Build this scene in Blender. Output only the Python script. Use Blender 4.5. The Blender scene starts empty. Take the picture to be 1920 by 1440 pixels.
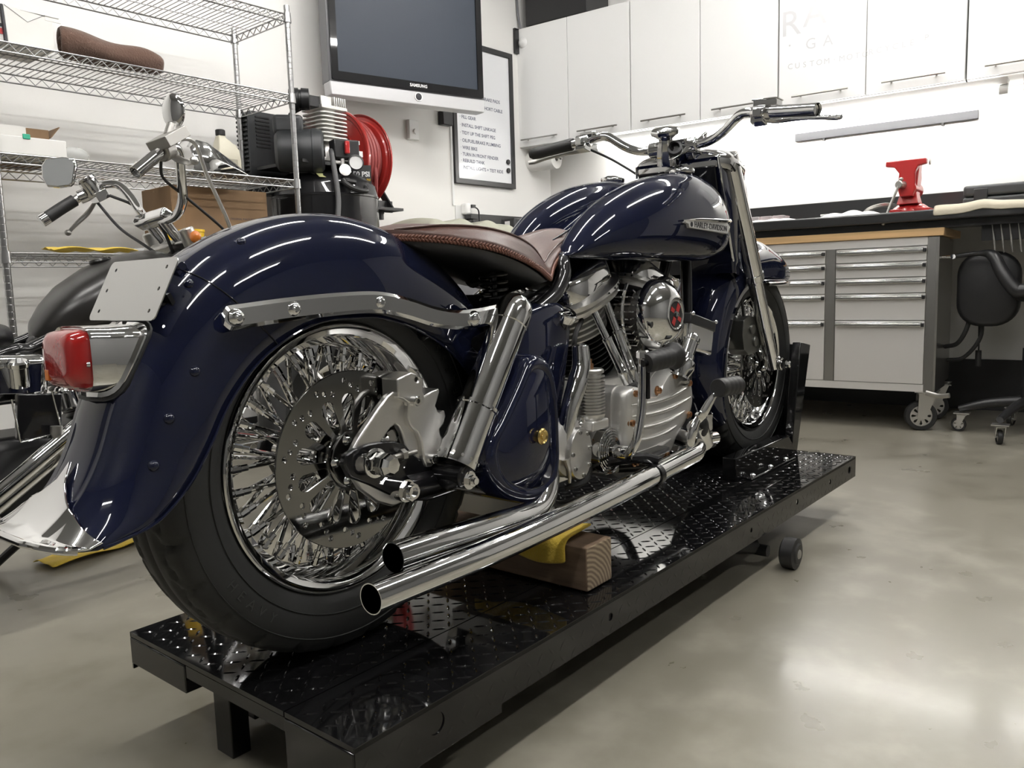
import bpy, bmesh, math, random
from math import sin, cos, pi, radians, sqrt, atan2
from mathutils import Vector, Matrix
random.seed(7)
SC = bpy.context.scene
COL = SC.collection
V = Vector

def catmull(pts, n=6, closed=False):
    P = [V(p) for p in pts]
    if len(P) < 3: return P
    out = []
    L = len(P)
    rng = range(L if closed else L-1)
    for i in rng:
        p1, p2 = P[i], P[(i+1) % L]
        p0 = P[i-1] if (i > 0 or closed) else p1*2-p2
        p3 = P[(i+2) % L] if (i+2 < L or closed) else p2*2-p1
        for k in range(n):
            t = k/n
            out.append(0.5*((2*p1)+(p2-p0)*t+(2*p0-5*p1+4*p2-p3)*t*t+(3*p1-p0-3*p2+p3)*t**3))
    if not closed: out.append(P[-1])
    return out

def basis(d, hint=None):
    d = V(d).normalized()
    h = V(hint) if hint is not None else (V((0, 0, 1)) if abs(d.z) < .9 else V((1, 0, 0)))
    u = (h-d*h.dot(d)).normalized()
    v = d.cross(u)
    return u, v, d

def euler_m(rx=0, ry=0, rz=0):
    return (Matrix.Rotation(rz, 3, 'Z') @ Matrix.Rotation(ry, 3, 'Y') @ Matrix.Rotation(rx, 3, 'X'))

def aim(x, y, z=None):
    """3x3 matrix from an x axis and approximate y axis"""
    x = V(x).normalized(); y = V(y); y = (y-x*y.dot(x)).normalized(); z = x.cross(y)
    return Matrix((x, y, z)).transposed()

class B:
    def __init__(s):
        s.v = []; s.f = []; s.smooth = True
    def add(s, vs, fs, M=None, o=(0, 0, 0)):
        k = len(s.v); o = V(o)
        for p in vs:
            p = V(p)
            if M is not None: p = M @ p
            s.v.append(p+o)
        for f in fs: s.f.append(tuple(i+k for i in f))
        return s
    def merge(s, b, M=None, o=(0, 0, 0)):
        return s.add(b.v, b.f, M, o)
    def mirror(s, axis=1):
        k = len(s.v); n = list(s.f)
        for p in s.v[:k]:
            q = p.copy(); q[axis] = -q[axis]; s.v.append(q)
        for f in n: s.f.append(tuple(i+k for i in reversed(f)))
        return s
    def box(s, c, size, M=None):
        x, y, z = size[0]/2, size[1]/2, size[2]/2
        vs = [(-x, -y, -z), (x, -y, -z), (x, y, -z), (-x, y, -z), (-x, -y, z), (x, -y, z), (x, y, z), (-x, y, z)]
        return s.add(vs, [(0, 3, 2, 1), (4, 5, 6, 7), (0, 1, 5, 4), (1, 2, 6, 5), (2, 3, 7, 6), (3, 0, 4, 7)], M, c)
    def bb(s, x0, x1, y0, y1, z0, z1):
        return s.box(((x0+x1)/2, (y0+y1)/2, (z0+z1)/2), (abs(x1-x0), abs(y1-y0), abs(z1-z0)))
    def lathe(s, prof, o=(0, 0, 0), d=(0, 0, 1), seg=40, rf=None, hint=None, a0=0, a1=2*pi):
        u, v, w = basis(d, hint); o = V(o); k = len(s.v); n = len(prof)
        full = abs(a1-a0-2*pi) < 1e-6
        m = seg if full else seg+1
        for i in range(m):
            a = a0+(a1-a0)*i/seg
            for j, (r, h) in enumerate(prof):
                if rf: r = rf(r, h, a, j)
                s.v.append(o+u*(r*cos(a))+v*(r*sin(a))+w*h)
        for i in range(seg):
            i2 = (i+1) % m
            for j in range(n-1):
                s.f.append((k+i*n+j, k+i2*n+j, k+i2*n+j+1, k+i*n+j+1))
        return s
    def cyl(s, p0, p1, r0, r1=None, seg=24, hole=0, ch=0):
        p0 = V(p0); p1 = V(p1); d = p1-p0; L = d.length; r1 = r0 if r1 is None else r1
        if hole:
            pr = [(hole, 0), (r0, 0), (r1, L), (hole, L), (hole, 0)]
        elif ch:
            pr = [(0, 0), (r0-ch, 0), (r0, ch), (r1, L-ch), (r1-ch, L), (0, L)]
        else:
            pr = [(0, 0), (r0, 0), (r1, L), (0, L)]
        return s.lathe(pr, p0, d, seg)
    def hexa(s, p0, p1, r, n=6):
        return s.cyl(p0, p1, r, seg=n)
    def tube(s, pts, r, seg=14, n=6, cap=True, closed=False, smooth=True, hollow=0, flat=None):
        P = catmull(pts, n, closed) if (smooth and len(pts) > 2) else [V(p) for p in pts]
        L = len(P)
        if not isinstance(r, (list, tuple)): R = [r]*L
        else:
            R = []
            for i in range(L):
                t = i/(L-1)*(len(r)-1); a = int(min(t, len(r)-2)); R.append(r[a]*(1-(t-a))+r[a+1]*(t-a))
        k = len(s.v); u = None
        for i in range(L):
            if closed: d = P[(i+1) % L]-P[i-1]
            else: d = P[min(i+1, L-1)]-P[max(i-1, 0)]
            d.normalize()
            if u is None: u, w, _ = basis(d)
            else:
                u = (u-d*u.dot(d)); u.normalize(); w = d.cross(u)
            for j in range(seg):
                a = 2*pi*j/seg
                s.v.append(P[i]+u*(R[i]*cos(a))+w*(R[i]*sin(a)*(flat or 1)))
        m = L if closed else L-1
        for i in range(m):
            i2 = (i+1) % L
            for j in range(seg):
                j2 = (j+1) % seg
                s.f.append((k+i*seg+j, k+i*seg+j2, k+i2*seg+j2, k+i2*seg+j))
        if cap and not closed:
            s.f.append(tuple(k+j for j in reversed(range(seg))))
            s.f.append(tuple(k+(L-1)*seg+j for j in range(seg)))
        if hollow and not closed:       # open first end: recessed bore
            s.f.pop(-2)
            d = (P[1]-P[0]).normalized(); u0, w0, _ = basis(d)
            kk = len(s.v)
            base = [s.v[k+j].copy() for j in range(seg)]
            for q in base: s.v.append(P[0]+(q-P[0])*hollow)
            for q in base: s.v.append(P[0]+(q-P[0])*hollow+d*R[0]*6)
            for j in range(seg):
                j2 = (j+1) % seg
                s.f.append((k+j2, k+j, kk+j, kk+j2))
                s.f.append((kk+j2, kk+j, kk+seg+j, kk+seg+j2))
            s.f.append(tuple(kk+seg+j for j in reversed(range(seg))))
        return s
    def ell(s, c, r, seg=24, rings=12, M=None, z0=-1, z1=1):
        if not isinstance(r, (list, tuple)): r = (r, r, r)
        vs = []; fs = []
        for i in range(rings+1):
            ph = -pi/2+pi*i/rings
            zz = max(z0, min(z1, sin(ph))); cc = sqrt(max(0, 1-zz*zz)) if z0 < sin(ph) < z1 else cos(ph)
            for j in range(seg):
                a = 2*pi*j/seg
                vs.append((r[0]*cc*cos(a), r[1]*cc*sin(a), r[2]*zz))
        for i in range(rings):
            for j in range(seg):
                j2 = (j+1) % seg
                fs.append((i*seg+j, i*seg+j2, (i+1)*seg+j2, (i+1)*seg+j))
        return s.add(vs, fs, M, c)
    def loft(s, rings, cap0=True, cap1=True, closed=True):
        k = len(s.v); n = len(rings[0])
        for r in rings:
            for p in r: s.v.append(V(p))
        m = n if closed else n-1
        for i in range(len(rings)-1):
            for j in range(m):
                j2 = (j+1) % n
                s.f.append((k+i*n+j, k+i*n+j2, k+(i+1)*n+j2, k+(i+1)*n+j))
        if closed and cap0: s.f.append(tuple(k+j for j in reversed(range(n))))
        if closed and cap1: s.f.append(tuple(k+(len(rings)-1)*n+j for j in range(n)))
        return s
    def grid(s, fn, nu, nv):
        k = len(s.v)
        for i in range(nu+1):
            for j in range(nv+1): s.v.append(V(fn(i/nu, j/nv)))
        for i in range(nu):
            for j in range(nv):
                a = k+i*(nv+1)+j
                s.f.append((a, a+nv+1, a+nv+2, a+1))
        return s
    def prism(s, poly, o, u, v, t, holes=(), c=None):
        """2D outline in the (u,v) plane at o, extruded by vector t; holes allowed"""
        o, u, v, t = V(o), V(u), V(v), V(t)
        bm = bmesh.new()
        loops = [poly]+list(holes)
        es = []
        for lp in loops:
            vs = [bm.verts.new(o+u*p[0]+v*p[1]) for p in lp]
            for i in range(len(vs)): es.append(bm.edges.new((vs[i], vs[(i+1) % len(vs)])))
        if holes: bmesh.ops.triangle_fill(bm, use_beauty=True, use_dissolve=False, edges=es)
        else: bm.faces.new([e for e in bm.verts])
        bm.verts.index_update()
        k = len(s.v)
        n = len(bm.verts)
        for q in bm.verts: s.v.append(q.co.copy())
        for q in bm.verts: s.v.append(q.co+t)
        nrm = t.normalized()
        for fc in bm.faces:
            ids = [q.index for q in fc.verts]
            fc.normal_update()
            if fc.normal.dot(nrm) > 0: ids.reverse()
            s.f.append(tuple(k+i for i in ids))
            s.f.append(tuple(k+n+i for i in reversed(ids)))
        b = 0
        for lp in loops:
            m = len(lp)
            for i in range(m):
                i2 = (i+1) % m
                s.f.append((k+b+i, k+b+i2, k+n+b+i2, k+n+b+i))
            b += m
        bm.free()
        return s
    def text(s, body, o, x, y, size, ext=.0006, align='CENTER', bold=0, spacing=1, M=None):
        cu = bpy.data.curves.new('t', 'FONT'); cu.body = body; cu.size = size; cu.extrude = ext
        cu.align_x = align; cu.align_y = 'CENTER'; cu.offset = bold; cu.space_character = spacing
        cu.resolution_u = 3
        ob = bpy.data.objects.new('t', cu); COL.objects.link(ob)
        dg = bpy.context.evaluated_depsgraph_get(); dg.update()
        me = bpy.data.meshes.new_from_object(ob.evaluated_get(dg))
        A = aim(x, y)
        s.add([q.co for q in me.vertices], [tuple(p.vertices) for p in me.polygons], A, o)
        bpy.data.objects.remove(ob); bpy.data.curves.remove(cu); bpy.data.meshes.remove(me)
        return s
    def xf(s, M=None, o=(0, 0, 0)):
        o = V(o)
        s.v = [((M @ p) if M is not None else p)+o for p in s.v]
        return s
    def obj(s, name, m, parent=None, angle=35, bevel=0, seg=2, flat=False, solid=0, label=None, sub=0, org=None, off=-1):
        bm = bmesh.new()
        vs = [bm.verts.new(p) for p in s.v]
        for f in s.f:
            f2 = []
            for i in f:
                if i not in f2: f2.append(i)
            if len(f2) < 3: continue
            try: bm.faces.new([vs[i] for i in f2])
            except ValueError: pass
        bmesh.ops.remove_doubles(bm, verts=bm.verts, dist=1e-6)
        bmesh.ops.recalc_face_normals(bm, faces=bm.faces)
        if org is not None:
            bmesh.ops.translate(bm, verts=bm.verts, vec=-V(org))
        me = bpy.data.meshes.new(name); bm.to_mesh(me); bm.free()
        me.materials.append(m)
        if not flat:
            me.shade_smooth()
            me.set_sharp_from_angle(angle=radians(angle))
        o = bpy.data.objects.new(name, me); COL.objects.link(o)
        if org is not None: o.location = org
        if parent is not None: o.parent = parent
        if solid:
            md = o.modifiers.new('s', 'SOLIDIFY'); md.thickness = solid; md.offset = off
        if sub:
            md = o.modifiers.new('u', 'SUBSURF'); md.levels = sub; md.render_levels = sub
        if bevel:
            md = o.modifiers.new('b', 'BEVEL'); md.width = bevel; md.segments = seg; md.limit_method = 'ANGLE'
            md.angle_limit = radians(40); md.harden_normals = False
        if label: o['label'] = label
        return o

def inst(o, M=None, loc=(0, 0, 0), parent=None):
    c = o.copy(); COL.objects.link(c)
    if parent is not None: c.parent = parent
    c.matrix_local = (Matrix.Translation(loc) @ (M.to_4x4() if M is not None else Matrix()))
    return c

# frames of the two skewed walls (the room is not quite square)
FR = {'W': (V((0, 0, 0)), 0.0), 'C': (V((4.0, 1.5, 0)), radians(2.3)), 'T': (V((2.8, 2.62, 0)), radians(-2.9)),
      'S': (V((.93, 2.08, 0)), radians(-2.0))}
def thing(name, label, cat, loc=(0, 0, 0), frame='W', rz=0, group=None, rx=0, ry=0):
    o = bpy.data.objects.new(name, None); COL.objects.link(o); o.empty_display_size = .05
    p, a = FR[frame]
    R = Matrix.Rotation(a, 3, 'Z')
    o.location = R @ (V(loc)-p)+p; o.rotation_euler = (rx, ry, rz+a)
    o['label'] = label; o['category'] = cat
    if group: o['group'] = group
    return o
def place(o, loc, frame='W', rz=0, rx=0, ry=0):
    p, a = FR[frame]
    R = Matrix.Rotation(a, 3, 'Z')
    o.location = R @ (V(loc)-p)+p; o.rotation_euler = (rx, ry, rz+a)
    return o
def tag(o, label, cat, group=None):
    o['label'] = label; o['category'] = cat
    if group: o['group'] = group
    return o
def struct(o): o['kind'] = 'structure'; return o
def copy_tree(o, parent=None):
    c = o.copy(); COL.objects.link(c)
    if parent is not None: c.parent = parent
    for ch in [q for q in bpy.data.objects if q.parent == o and q != c]:
        copy_tree(ch, c)
    return c

def circ(cx, cy, r, n=24, a0=0):
    return [(cx+r*cos(a0+2*pi*i/n), cy+r*sin(a0+2*pi*i/n)) for i in range(n)]
def rrect(w, h, r, n=5, cx=0, cy=0):
    out = []
    for (sx, sy, a) in ((1, 1, 0), (-1, 1, pi/2), (-1, -1, pi), (1, -1, 3*pi/2)):
        for i in range(n+1):
            t = a+pi/2*i/n
            out.append((cx+sx*(w/2-r)+r*cos(t), cy+sy*(h/2-r)+r*sin(t)))
    return out
def slot(cx, cy, ang, L, r0, r1, n=6):
    """elongated hole along direction ang, centre (cx,cy)"""
    d = V((cos(ang), sin(ang))); p = V((-d.y, d.x)); c = V((cx, cy)); out = []
    for i in range(n+1):
        t = -pi/2+pi*i/n
        q = c+d*(L/2-r1+r1*cos(t))+p*(r1*sin(t)); out.append((q.x, q.y))
    for i in range(n+1):
        t = pi/2+pi*i/n
        q = c+d*(-L/2+r0+r0*cos(t))+p*(r0*sin(t)); out.append((q.x, q.y))
    return out

# ---------------------------------------------------------------- materials
def mat(name, col, metal=0, rough=.5, coat=0, ior=1.5, bump=None, var=None, emit=None, trans=0, spec=.5, aniso=0, sheen=0, coat_rough=.03, alpha=1):
    m = bpy.data.materials.new(name); m.use_nodes = True
    nt = m.node_tree; b = nt.nodes['Principled BSDF']
    if len(col) == 3: col = (*col, 1)
    b.inputs['Base Color'].default_value = col
    b.inputs['Metallic'].default_value = metal
    b.inputs['Roughness'].default_value = rough
    b.inputs['Coat Weight'].default_value = coat
    b.inputs['Coat Roughness'].default_value = coat_rough
    b.inputs['IOR'].default_value = ior
    b.inputs['Specular IOR Level'].default_value = spec
    b.inputs['Transmission Weight'].default_value = trans
    b.inputs['Sheen Weight'].default_value = sheen
    b.inputs['Alpha'].default_value = alpha
    if emit:
        b.inputs['Emission Color'].default_value = (*emit[0], 1); b.inputs['Emission Strength'].default_value = emit[1]
    tc = nt.nodes.new('ShaderNodeTexCoord')
    if var:      # (scale, amount, stretch) brightness variation of the material itself
        n = nt.nodes.new('ShaderNodeTexNoise'); n.inputs['Scale'].default_value = var[0]; n.inputs['Detail'].default_value = 6
        mp = nt.nodes.new('ShaderNodeMapping'); mp.inputs['Scale'].default_value = var[2] if len(var) > 2 else (1, 1, 1)
        nt.links.new(tc.outputs['Object'], mp.inputs[0]); nt.links.new(mp.outputs[0], n.inputs['Vector'])
        cr = nt.nodes.new('ShaderNodeValToRGB')
        cr.color_ramp.elements[0].position = .3; cr.color_ramp.elements[1].position = .7
        a = var[1]
        cr.color_ramp.elements[0].color = (*[c*(1-a) for c in col[:3]], 1)
        cr.color_ramp.elements[1].color = (*[min(1, c*(1+a)) for c in col[:3]], 1)
        nt.links.new(n.outputs[0], cr.inputs[0]); nt.links.new(cr.outputs[0], b.inputs['Base Color'])
    if bump:     # (scale, strength, distance, stretch)
        n = nt.nodes.new('ShaderNodeTexNoise'); n.inputs['Scale'].default_value = bump[0]; n.inputs['Detail'].default_value = 4
        mp = nt.nodes.new('ShaderNodeMapping'); mp.inputs['Scale'].default_value = bump[3] if len(bump) > 3 else (1, 1, 1)
        nt.links.new(tc.outputs['Object'], mp.inputs[0]); nt.links.new(mp.outputs[0], n.inputs['Vector'])
        bp = nt.nodes.new('ShaderNodeBump'); bp.inputs['Strength'].default_value = bump[1]; bp.inputs['Distance'].default_value = bump[2]
        nt.links.new(n.outputs[0], bp.inputs['Height']); nt.links.new(bp.outputs[0], b.inputs['Normal'])
    return m

CHROME = mat('chrome', (.80, .80, .80), 1, .035)
SATIN = mat('satin_aluminium', (.72, .71, .69), 1, .33, bump=(300, .15, .001))
CAST = mat('cast_aluminium', (.72, .71, .685), .85, .42, bump=(400, .25, .001))
BRUSHED = mat('brushed_steel', (.55, .55, .54), 1, .22, bump=(60, .12, .001, (1, 30, 1)))
DISCM = mat('ground_steel', (.27, .27, .265), 1, .09)
STEEL = mat('dull_steel', (.42, .41, .39), 1, .38)
ZINC = mat('zinc_wire', (.40, .40, .40), 1, .3)
NAVY = mat('navy_paint', (.0068, .0088, .0235), 0, .5, coat=1, coat_rough=.012, spec=0)
BLACKG = mat('black_gloss', (.006, .006, .007), 0, .4, coat=.9, spec=.1)
BLACKM = mat('black_satin', (.012, .012, .013), 0, .38)
MATTEB = mat('matte_black_tank', (.016, .015, .014), 0, .3, var=(6, .4))
RUBBER = mat('tyre_rubber', (.014, .0145, .014), 0, .62, bump=(120, .2, .001))
RUB2 = mat('black_rubber', (.013, .013, .013), 0, .5)
LEATHER = mat('brown_leather', (.075, .035, .026), 0, .38, bump=(420, .35, .001), var=(14, .18))
LACE = mat('woven_leather_lacing', (.135, .05, .03), 0, .5)
LEATHK = mat('black_leather', (.012, .012, .013), 0, .4, bump=(300, .4, .001))
COPPER = mat('copper_plated', (.42, .23, .12), 1, .35)
BRASS = mat('brass', (.72, .53, .20), 1, .2)
REDL = mat('red_lens', (.33, .011, .010), 0, .12, coat=1, bump=(90, .35, .002))
AMBER = mat('amber_lens', (.75, .22, .03), 0, .15, coat=1)
YELL = mat('yellow_plastic', (.80, .50, .03), 0, .2, coat=.5)
WHITEP = mat('white_laminate', (.86, .86, .85), 0, .28)
WHITE2 = mat('white_plastic', (.78, .78, .77), 0, .4)
GREYP = mat('grey_plastic', (.16, .16, .17), 0, .4)
DGREYP = mat('dark_grey_plastic', (.022, .024, .026), 0, .45)
REDP = mat('red_paint', (.42, .018, .018), 0, .28, coat=.5)
REELR = mat('red_reel_enamel', (.33, .022, .018), 0, .3, coat=.4)
HOSER = mat('red_hose_rubber', (.26, .045, .042), 0, .5)
CARD = mat('brown_cardboard', (.21, .13, .068), 0, .8, var=(9, .08))
CARDW = mat('white_cardboard', (.72, .71, .68), 0, .6, var=(5, .05))
TOWELB = mat('brown_terry_towel', (.10, .055, .038), 0, .95, bump=(160, .8, .004), sheen=.2)
YCLOTH = mat('yellow_microfibre', (.68, .48, .055), 0, .95, bump=(220, .7, .003), sheen=.2)
BEIGE = mat('beige_cloth', (.56, .51, .40), 0, .9, bump=(120, .4, .003))
SAGE = mat('sage_cloth', (.42, .42, .34), 0, .85, bump=(30, .4, .006))
PAPER = mat('paper_towel', (.86, .85, .82), 0, .9, bump=(90, .3, .002))
DARKIN = mat('inside_black', (.004, .004, .004), 0, .7)
GREEN = mat('green_plastic', (.03, .35, .22), 0, .4)
INK = mat('black_ink', (.02, .02, .025), 0, .6)
INKB = mat('marker_ink', (.10, .11, .16), 0, .6)
WHITEK = mat('white_ink', (.8, .8, .8), 0, .5)
CREAM = mat('cream_plastic', (.72, .68, .55), 0, .35)
CLEARP = mat('clear_plastic_bag', (.8, .82, .82), 0, .15, alpha=.35)
# ---------------------------------------------------------------- room shell
def floor_mat():
    m = bpy.data.materials.new('polished_concrete'); m.use_nodes = True; nt = m.node_tree; b = nt.nodes['Principled BSDF']
    tc = nt.nodes.new('ShaderNodeTexCoord')
    def noise(sc, det, dist=0, scale=(1, 1, 1)):
        mp = nt.nodes.new('ShaderNodeMapping'); mp.inputs['Scale'].default_value = scale
        n = nt.nodes.new('ShaderNodeTexNoise'); n.inputs['Scale'].default_value = sc; n.inputs['Detail'].default_value = det
        n.inputs['Distortion'].default_value = dist
        nt.links.new(tc.outputs['Object'], mp.inputs[0]); nt.links.new(mp.outputs[0], n.inputs['Vector']); return n
    a = noise(.8, 4, 0); c = noise(7, 6, 0); e = noise(40, 3)
    mx = nt.nodes.new('ShaderNodeMath'); mx.operation = 'MULTIPLY_ADD'; mx.inputs[1].default_value = .55
    nt.links.new(a.outputs[0], mx.inputs[0])
    m2 = nt.nodes.new('ShaderNodeMath'); m2.operation = 'MULTIPLY'; m2.inputs[1].default_value = .45
    nt.links.new(c.outputs[0], m2.inputs[0]); nt.links.new(m2.outputs[0], mx.inputs[2])
    cr = nt.nodes.new('ShaderNodeValToRGB'); el = cr.color_ramp.elements
    cr.color_ramp.interpolation = 'EASE'; el[0].position = .30; el[0].color = (.165, .152, .115, 1)
    el[1].position = .70; el[1].color = (.36, .34, .28, 1)
    x = el.new(.5); x.color = (.245, .228, .182, 1)
    nt.links.new(mx.outputs[0], cr.inputs[0]); nt.links.new(cr.outputs[0], b.inputs['Base Color'])
    rr = nt.nodes.new('ShaderNodeMapRange'); rr.inputs['To Min'].default_value = .27; rr.inputs['To Max'].default_value = .33
    rr.inputs['From Min'].default_value = .3; rr.inputs['From Max'].default_value = .7
    nt.links.new(c.outputs[0], rr.inputs[0]); nt.links.new(rr.outputs[0], b.inputs['Roughness'])
    bp = nt.nodes.new('ShaderNodeBump'); bp.inputs['Strength'].default_value = .04; bp.inputs['Distance'].default_value = .003
    nt.links.new(a.outputs[0], bp.inputs['Height'])
    b.inputs['Coat Weight'].default_value = .25; b.inputs['Coat Roughness'].default_value = .12
    return m
WALLM = mat('white_wall_paint', (.80, .79, .765), 0, .55, bump=(60, .12, .002))
CEILM = mat('grey_ceiling_paint', (.26, .26, .255), 0, .8)
BACKM = mat('rear_wall_paint', (.16, .16, .155), 0, .6)
BASEM = mat('black_cove_base', (.012, .012, .013), 0, .4)
H = 3.25
XW, YW = 4.35, 2.66
def quad(name, pts, m, t):
    b = B(); n = (V(pts[1])-V(pts[0])).cross(V(pts[2])-V(pts[0])).normalized()*t
    b.add([*pts, *[V(p)+n for p in pts]], [(0, 1, 2, 3), (7, 6, 5, 4), (0, 4, 5, 1), (1, 5, 6, 2), (2, 6, 7, 3), (3, 7, 4, 0)])
    return struct(b.obj(name, m, flat=True))
b = B(); b.bb(-3.6, 5.2, -4.6, 3.4, -.1, 0); struct(b.obj('floor', floor_mat(), flat=True))
b = B(); b.bb(-3.6, 5.2, -4.6, 3.4, H, H+.1); struct(b.obj('ceiling', CEILM, flat=True))
def fpt(fr, x, y, z):
    p, a = FR[fr]; return Matrix.Rotation(a, 3, 'Z') @ (V((x, y, z))-p)+p
def wallbox(name, fr, x0, x1, y0, y1, z0, z1, m):
    b = B(); b.bb(x0, x1, y0, y1, z0, z1)
    p, a = FR[fr]
    b.xf(None, -p); b.xf(Matrix.Rotation(a, 3, 'Z'), p)
    return struct(b.obj(name, m, flat=True))
wallbox('wall_left', 'T', -3.8, 4.55, YW, YW+.1, 0, H, WALLM)
wallbox('wall_front', 'C', XW, XW+.1, -4.8, 2.75, 0, H, WALLM)
wallbox('wall_back', 'W', -3.7, -3.6, -4.6, 3.3, 0, H, BACKM)
wallbox('wall_right', 'W', -3.6, 5.0, -4.7, -4.6, 0, H, BACKM)
wallbox('baseboard_front', 'C', XW-.012, XW, -4.7, 2.6, 0, .29, BASEM)
wallbox('baseboard_left', 'T', -3.6, 4.3, YW-.012, YW, 0, .12, BASEM)

# ceiling light fixtures: white troffers with two bright tubes each
TUBEM = mat('fluorescent_tube', (1, 1, 1), emit=((1, .98, .95), 75))
def ceiling_light(x, y, along, label, L=1.2):
    t = thing('ceiling_light', label, 'ceiling light', (x, y, H-.06), rz=(0 if along == 'x' else pi/2), group='strip lights on the ceiling')
    b = B(); b.prism([(-.09, .055), (.09, .055), (.055, .0), (-.055, .0)], (-L/2, 0, 0), (0, 1, 0), (0, 0, 1), (L, 0, 0)); b.obj('fixture_body', WHITEP, t, flat=True)
    for s in (-.04, .04):
        b = B(); b.cyl((-L/2+.02, s, -.016), (L/2-.02, s, -.016), .014, seg=12); b.obj('tube', TUBEM, t)
for i, (x, y, al) in enumerate([(-.9, .9, 'x'), (.8, .9, 'x'), (2.5, .9, 'x'), (-.9, -1.2, 'x'), (.8, -1.2, 'x'), (2.5, -1.2, 'x'),
                                (-2.4, -.3, 'y'), (3.3, -.2, 'y'), (.8, -3.0, 'x')]):
    ceiling_light(x, y, al, 'white ceiling strip light with two bright tubes')
# ---------------------------------------------------------------- motorcycle lift
LIFTM = mat('lift_black_powder_coat', (.006, .006, .0065), 0, .5, coat=1, coat_rough=.05, spec=0)
LX, LY = -.19, -.305
lift = thing('motorcycle_lift', 'low black diamond plate motorcycle lift table carrying the blue motorcycle', 'lift table', (LX, LY, 0), rz=-.013)
DL, DW, DZ = 2.135, .62, .185
b = B()
def deckpanel(y0, y1):
    b.bb(0, DL, y0, y1, DZ-.008, DZ)
deckpanel(0, .155); deckpanel(.158, DW)
# raised lozenges of the tread plate
n = 0
loz = []
px = .0262
nx = int(DL/px); ny = int(DW/px)
for i in range(nx):
    for j in range(ny):
        x = (i+.7)*px; y = (j+.6)*px
        if y > DW-.012 or x > DL-.012 or abs(y-.1565) < .012: continue
        a = pi/4 if (i+j) % 2 else -pi/4
        c, s_ = cos(a), sin(a); L_, w_ = .0135, .0026
        pts = [(-L_, 0), (-L_*.45, -w_), (L_*.45, -w_), (L_, 0), (L_*.45, w_), (-L_*.45, w_)]
        k = len(b.v)
        for (u, v) in pts: b.v.append(V((x+u*c-v*s_, y+u*s_+v*c, DZ-.0001)))
        for (u, v) in ((-L_*.5, 0), (L_*.5, 0)): b.v.append(V((x+u*c, y+u*s_, DZ+.0014)))
        b.f += [(k, k+1, k+6), (k+1, k+2, k+7, k+6), (k+2, k+3, k+7), (k+3, k+4, k+7), (k+4, k+5, k+6, k+7), (k+5, k, k+6)]
b.obj('deck_plate', LIFTM, lift, flat=False, angle=50)
# side skirts with holes, slight tread pattern
hol = [(.15, .150, .017), (.62, .150, .008), (1.28, .150, .006), (1.6, .150, .008), (1.88, .150, .008), (2.07, .150, .012)]
for yy, hs in ((0, hol), (DW-.004, hol)):
    b = B(); b.prism([(0, DZ-.068), (DL, DZ-.068), (DL, DZ-.001), (0, DZ-.001)], (0, yy, 0), (1, 0, 0), (0, 0, 1), (0, .004, 0),
                     holes=[circ(x, DZ-.034, r, 20) for x, z, r in hs])
    k = 0
    for i in range(int(DL/.032)):
        for j in range(2):
            x = (i+.5)*.032; z = DZ-.058+j*.026
            if any((x-hx)**2+(z-(DZ-.034))**2 < (hr+.014)**2 for hx, _, hr in hs): continue
            a = pi/4 if (i+j) % 2 else -pi/4
            c, s_ = cos(a), sin(a); k = len(b.v); ys = yy-.0001 if yy == 0 else yy+.0041
            for (u, v) in ((-.012, 0), (0, -.003), (.012, 0), (0, .003)): b.v.append(V((x+u*c-v*s_, ys, z+u*s_+v*c)))
            b.v.append(V((x, ys+(-.0008 if yy == 0 else .0008), z)))
            b.f += [(k, k+1, k+4), (k+1, k+2, k+4), (k+2, k+3, k+4), (k+3, k, k+4)]
    b.obj('side_skirt', LIFTM, lift)
b = B(); b.bb(DL-.004, DL, 0, DW, DZ-.068, DZ-.001); b.obj('end_skirt', LIFTM, lift)
# rear end: two box channels and a thin plate between them
b = B(); b.bb(-.002, .16, DW-.19, DW-.002, DZ-.058, DZ-.009); b.obj('rear_channel', LIFTM, lift, bevel=.002)
b = B(); b.bb(-.002, .30, .002, .155, DZ-.085, DZ-.009); b.obj('rear_channel', LIFTM, lift, bevel=.002)
b = B(); b.bb(.0, .004, .155, DW-.19, DZ-.03, DZ-.009); b.obj('rear_lip', LIFTM, lift)
b = B(); b.bb(.05, .085, .39, .44, .0, DZ-.03); b.obj('foot_post', LIFTM, lift, bevel=.002)
b = B()
b.bb(.12, 1.50, .13, .19, .025, .10); b.bb(.12, 1.50, .43, .49, .025, .10)
for x in (.14, .75, 1.42): b.bb(x, x+.05, .13, .49, .03, .09)
b.obj('base_frame', LIFTM, lift, bevel=.003)
b = B()
for y in (.16, .46):
    b.box((.75, y, .128), (.9, .03, .05), euler_m(0, .0, 0))
b.obj('scissor_arm', LIFTM, lift)
b = B(); b.cyl((1.44, .02, .048), (1.44, .16, .048), .016, seg=16); b.tube([(1.36, .10, .07), (1.44, .06, .055)], .022, smooth=False); b.obj('caster_arm', BLACKM, lift)
for yy in (-.052, DW+.02):
    b = B(); b.lathe([(.012, 0), (.026, .0), (.03, .004), (.034, .004), (.042, .006), (.042, .038), (.036, .043), (.012, .043)], (1.475, yy, .0425), (0, 1, 0), 32)
    w = b.obj('caster_wheel', RUB2, lift)
    b = B(); b.lathe([(0, -.003), (.01, -.003), (.013, 0), (.013, .046), (0, .046)], (1.475, yy, .0425), (0, 1, 0), 20); b.obj('caster_hub', STEEL, w)
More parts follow.
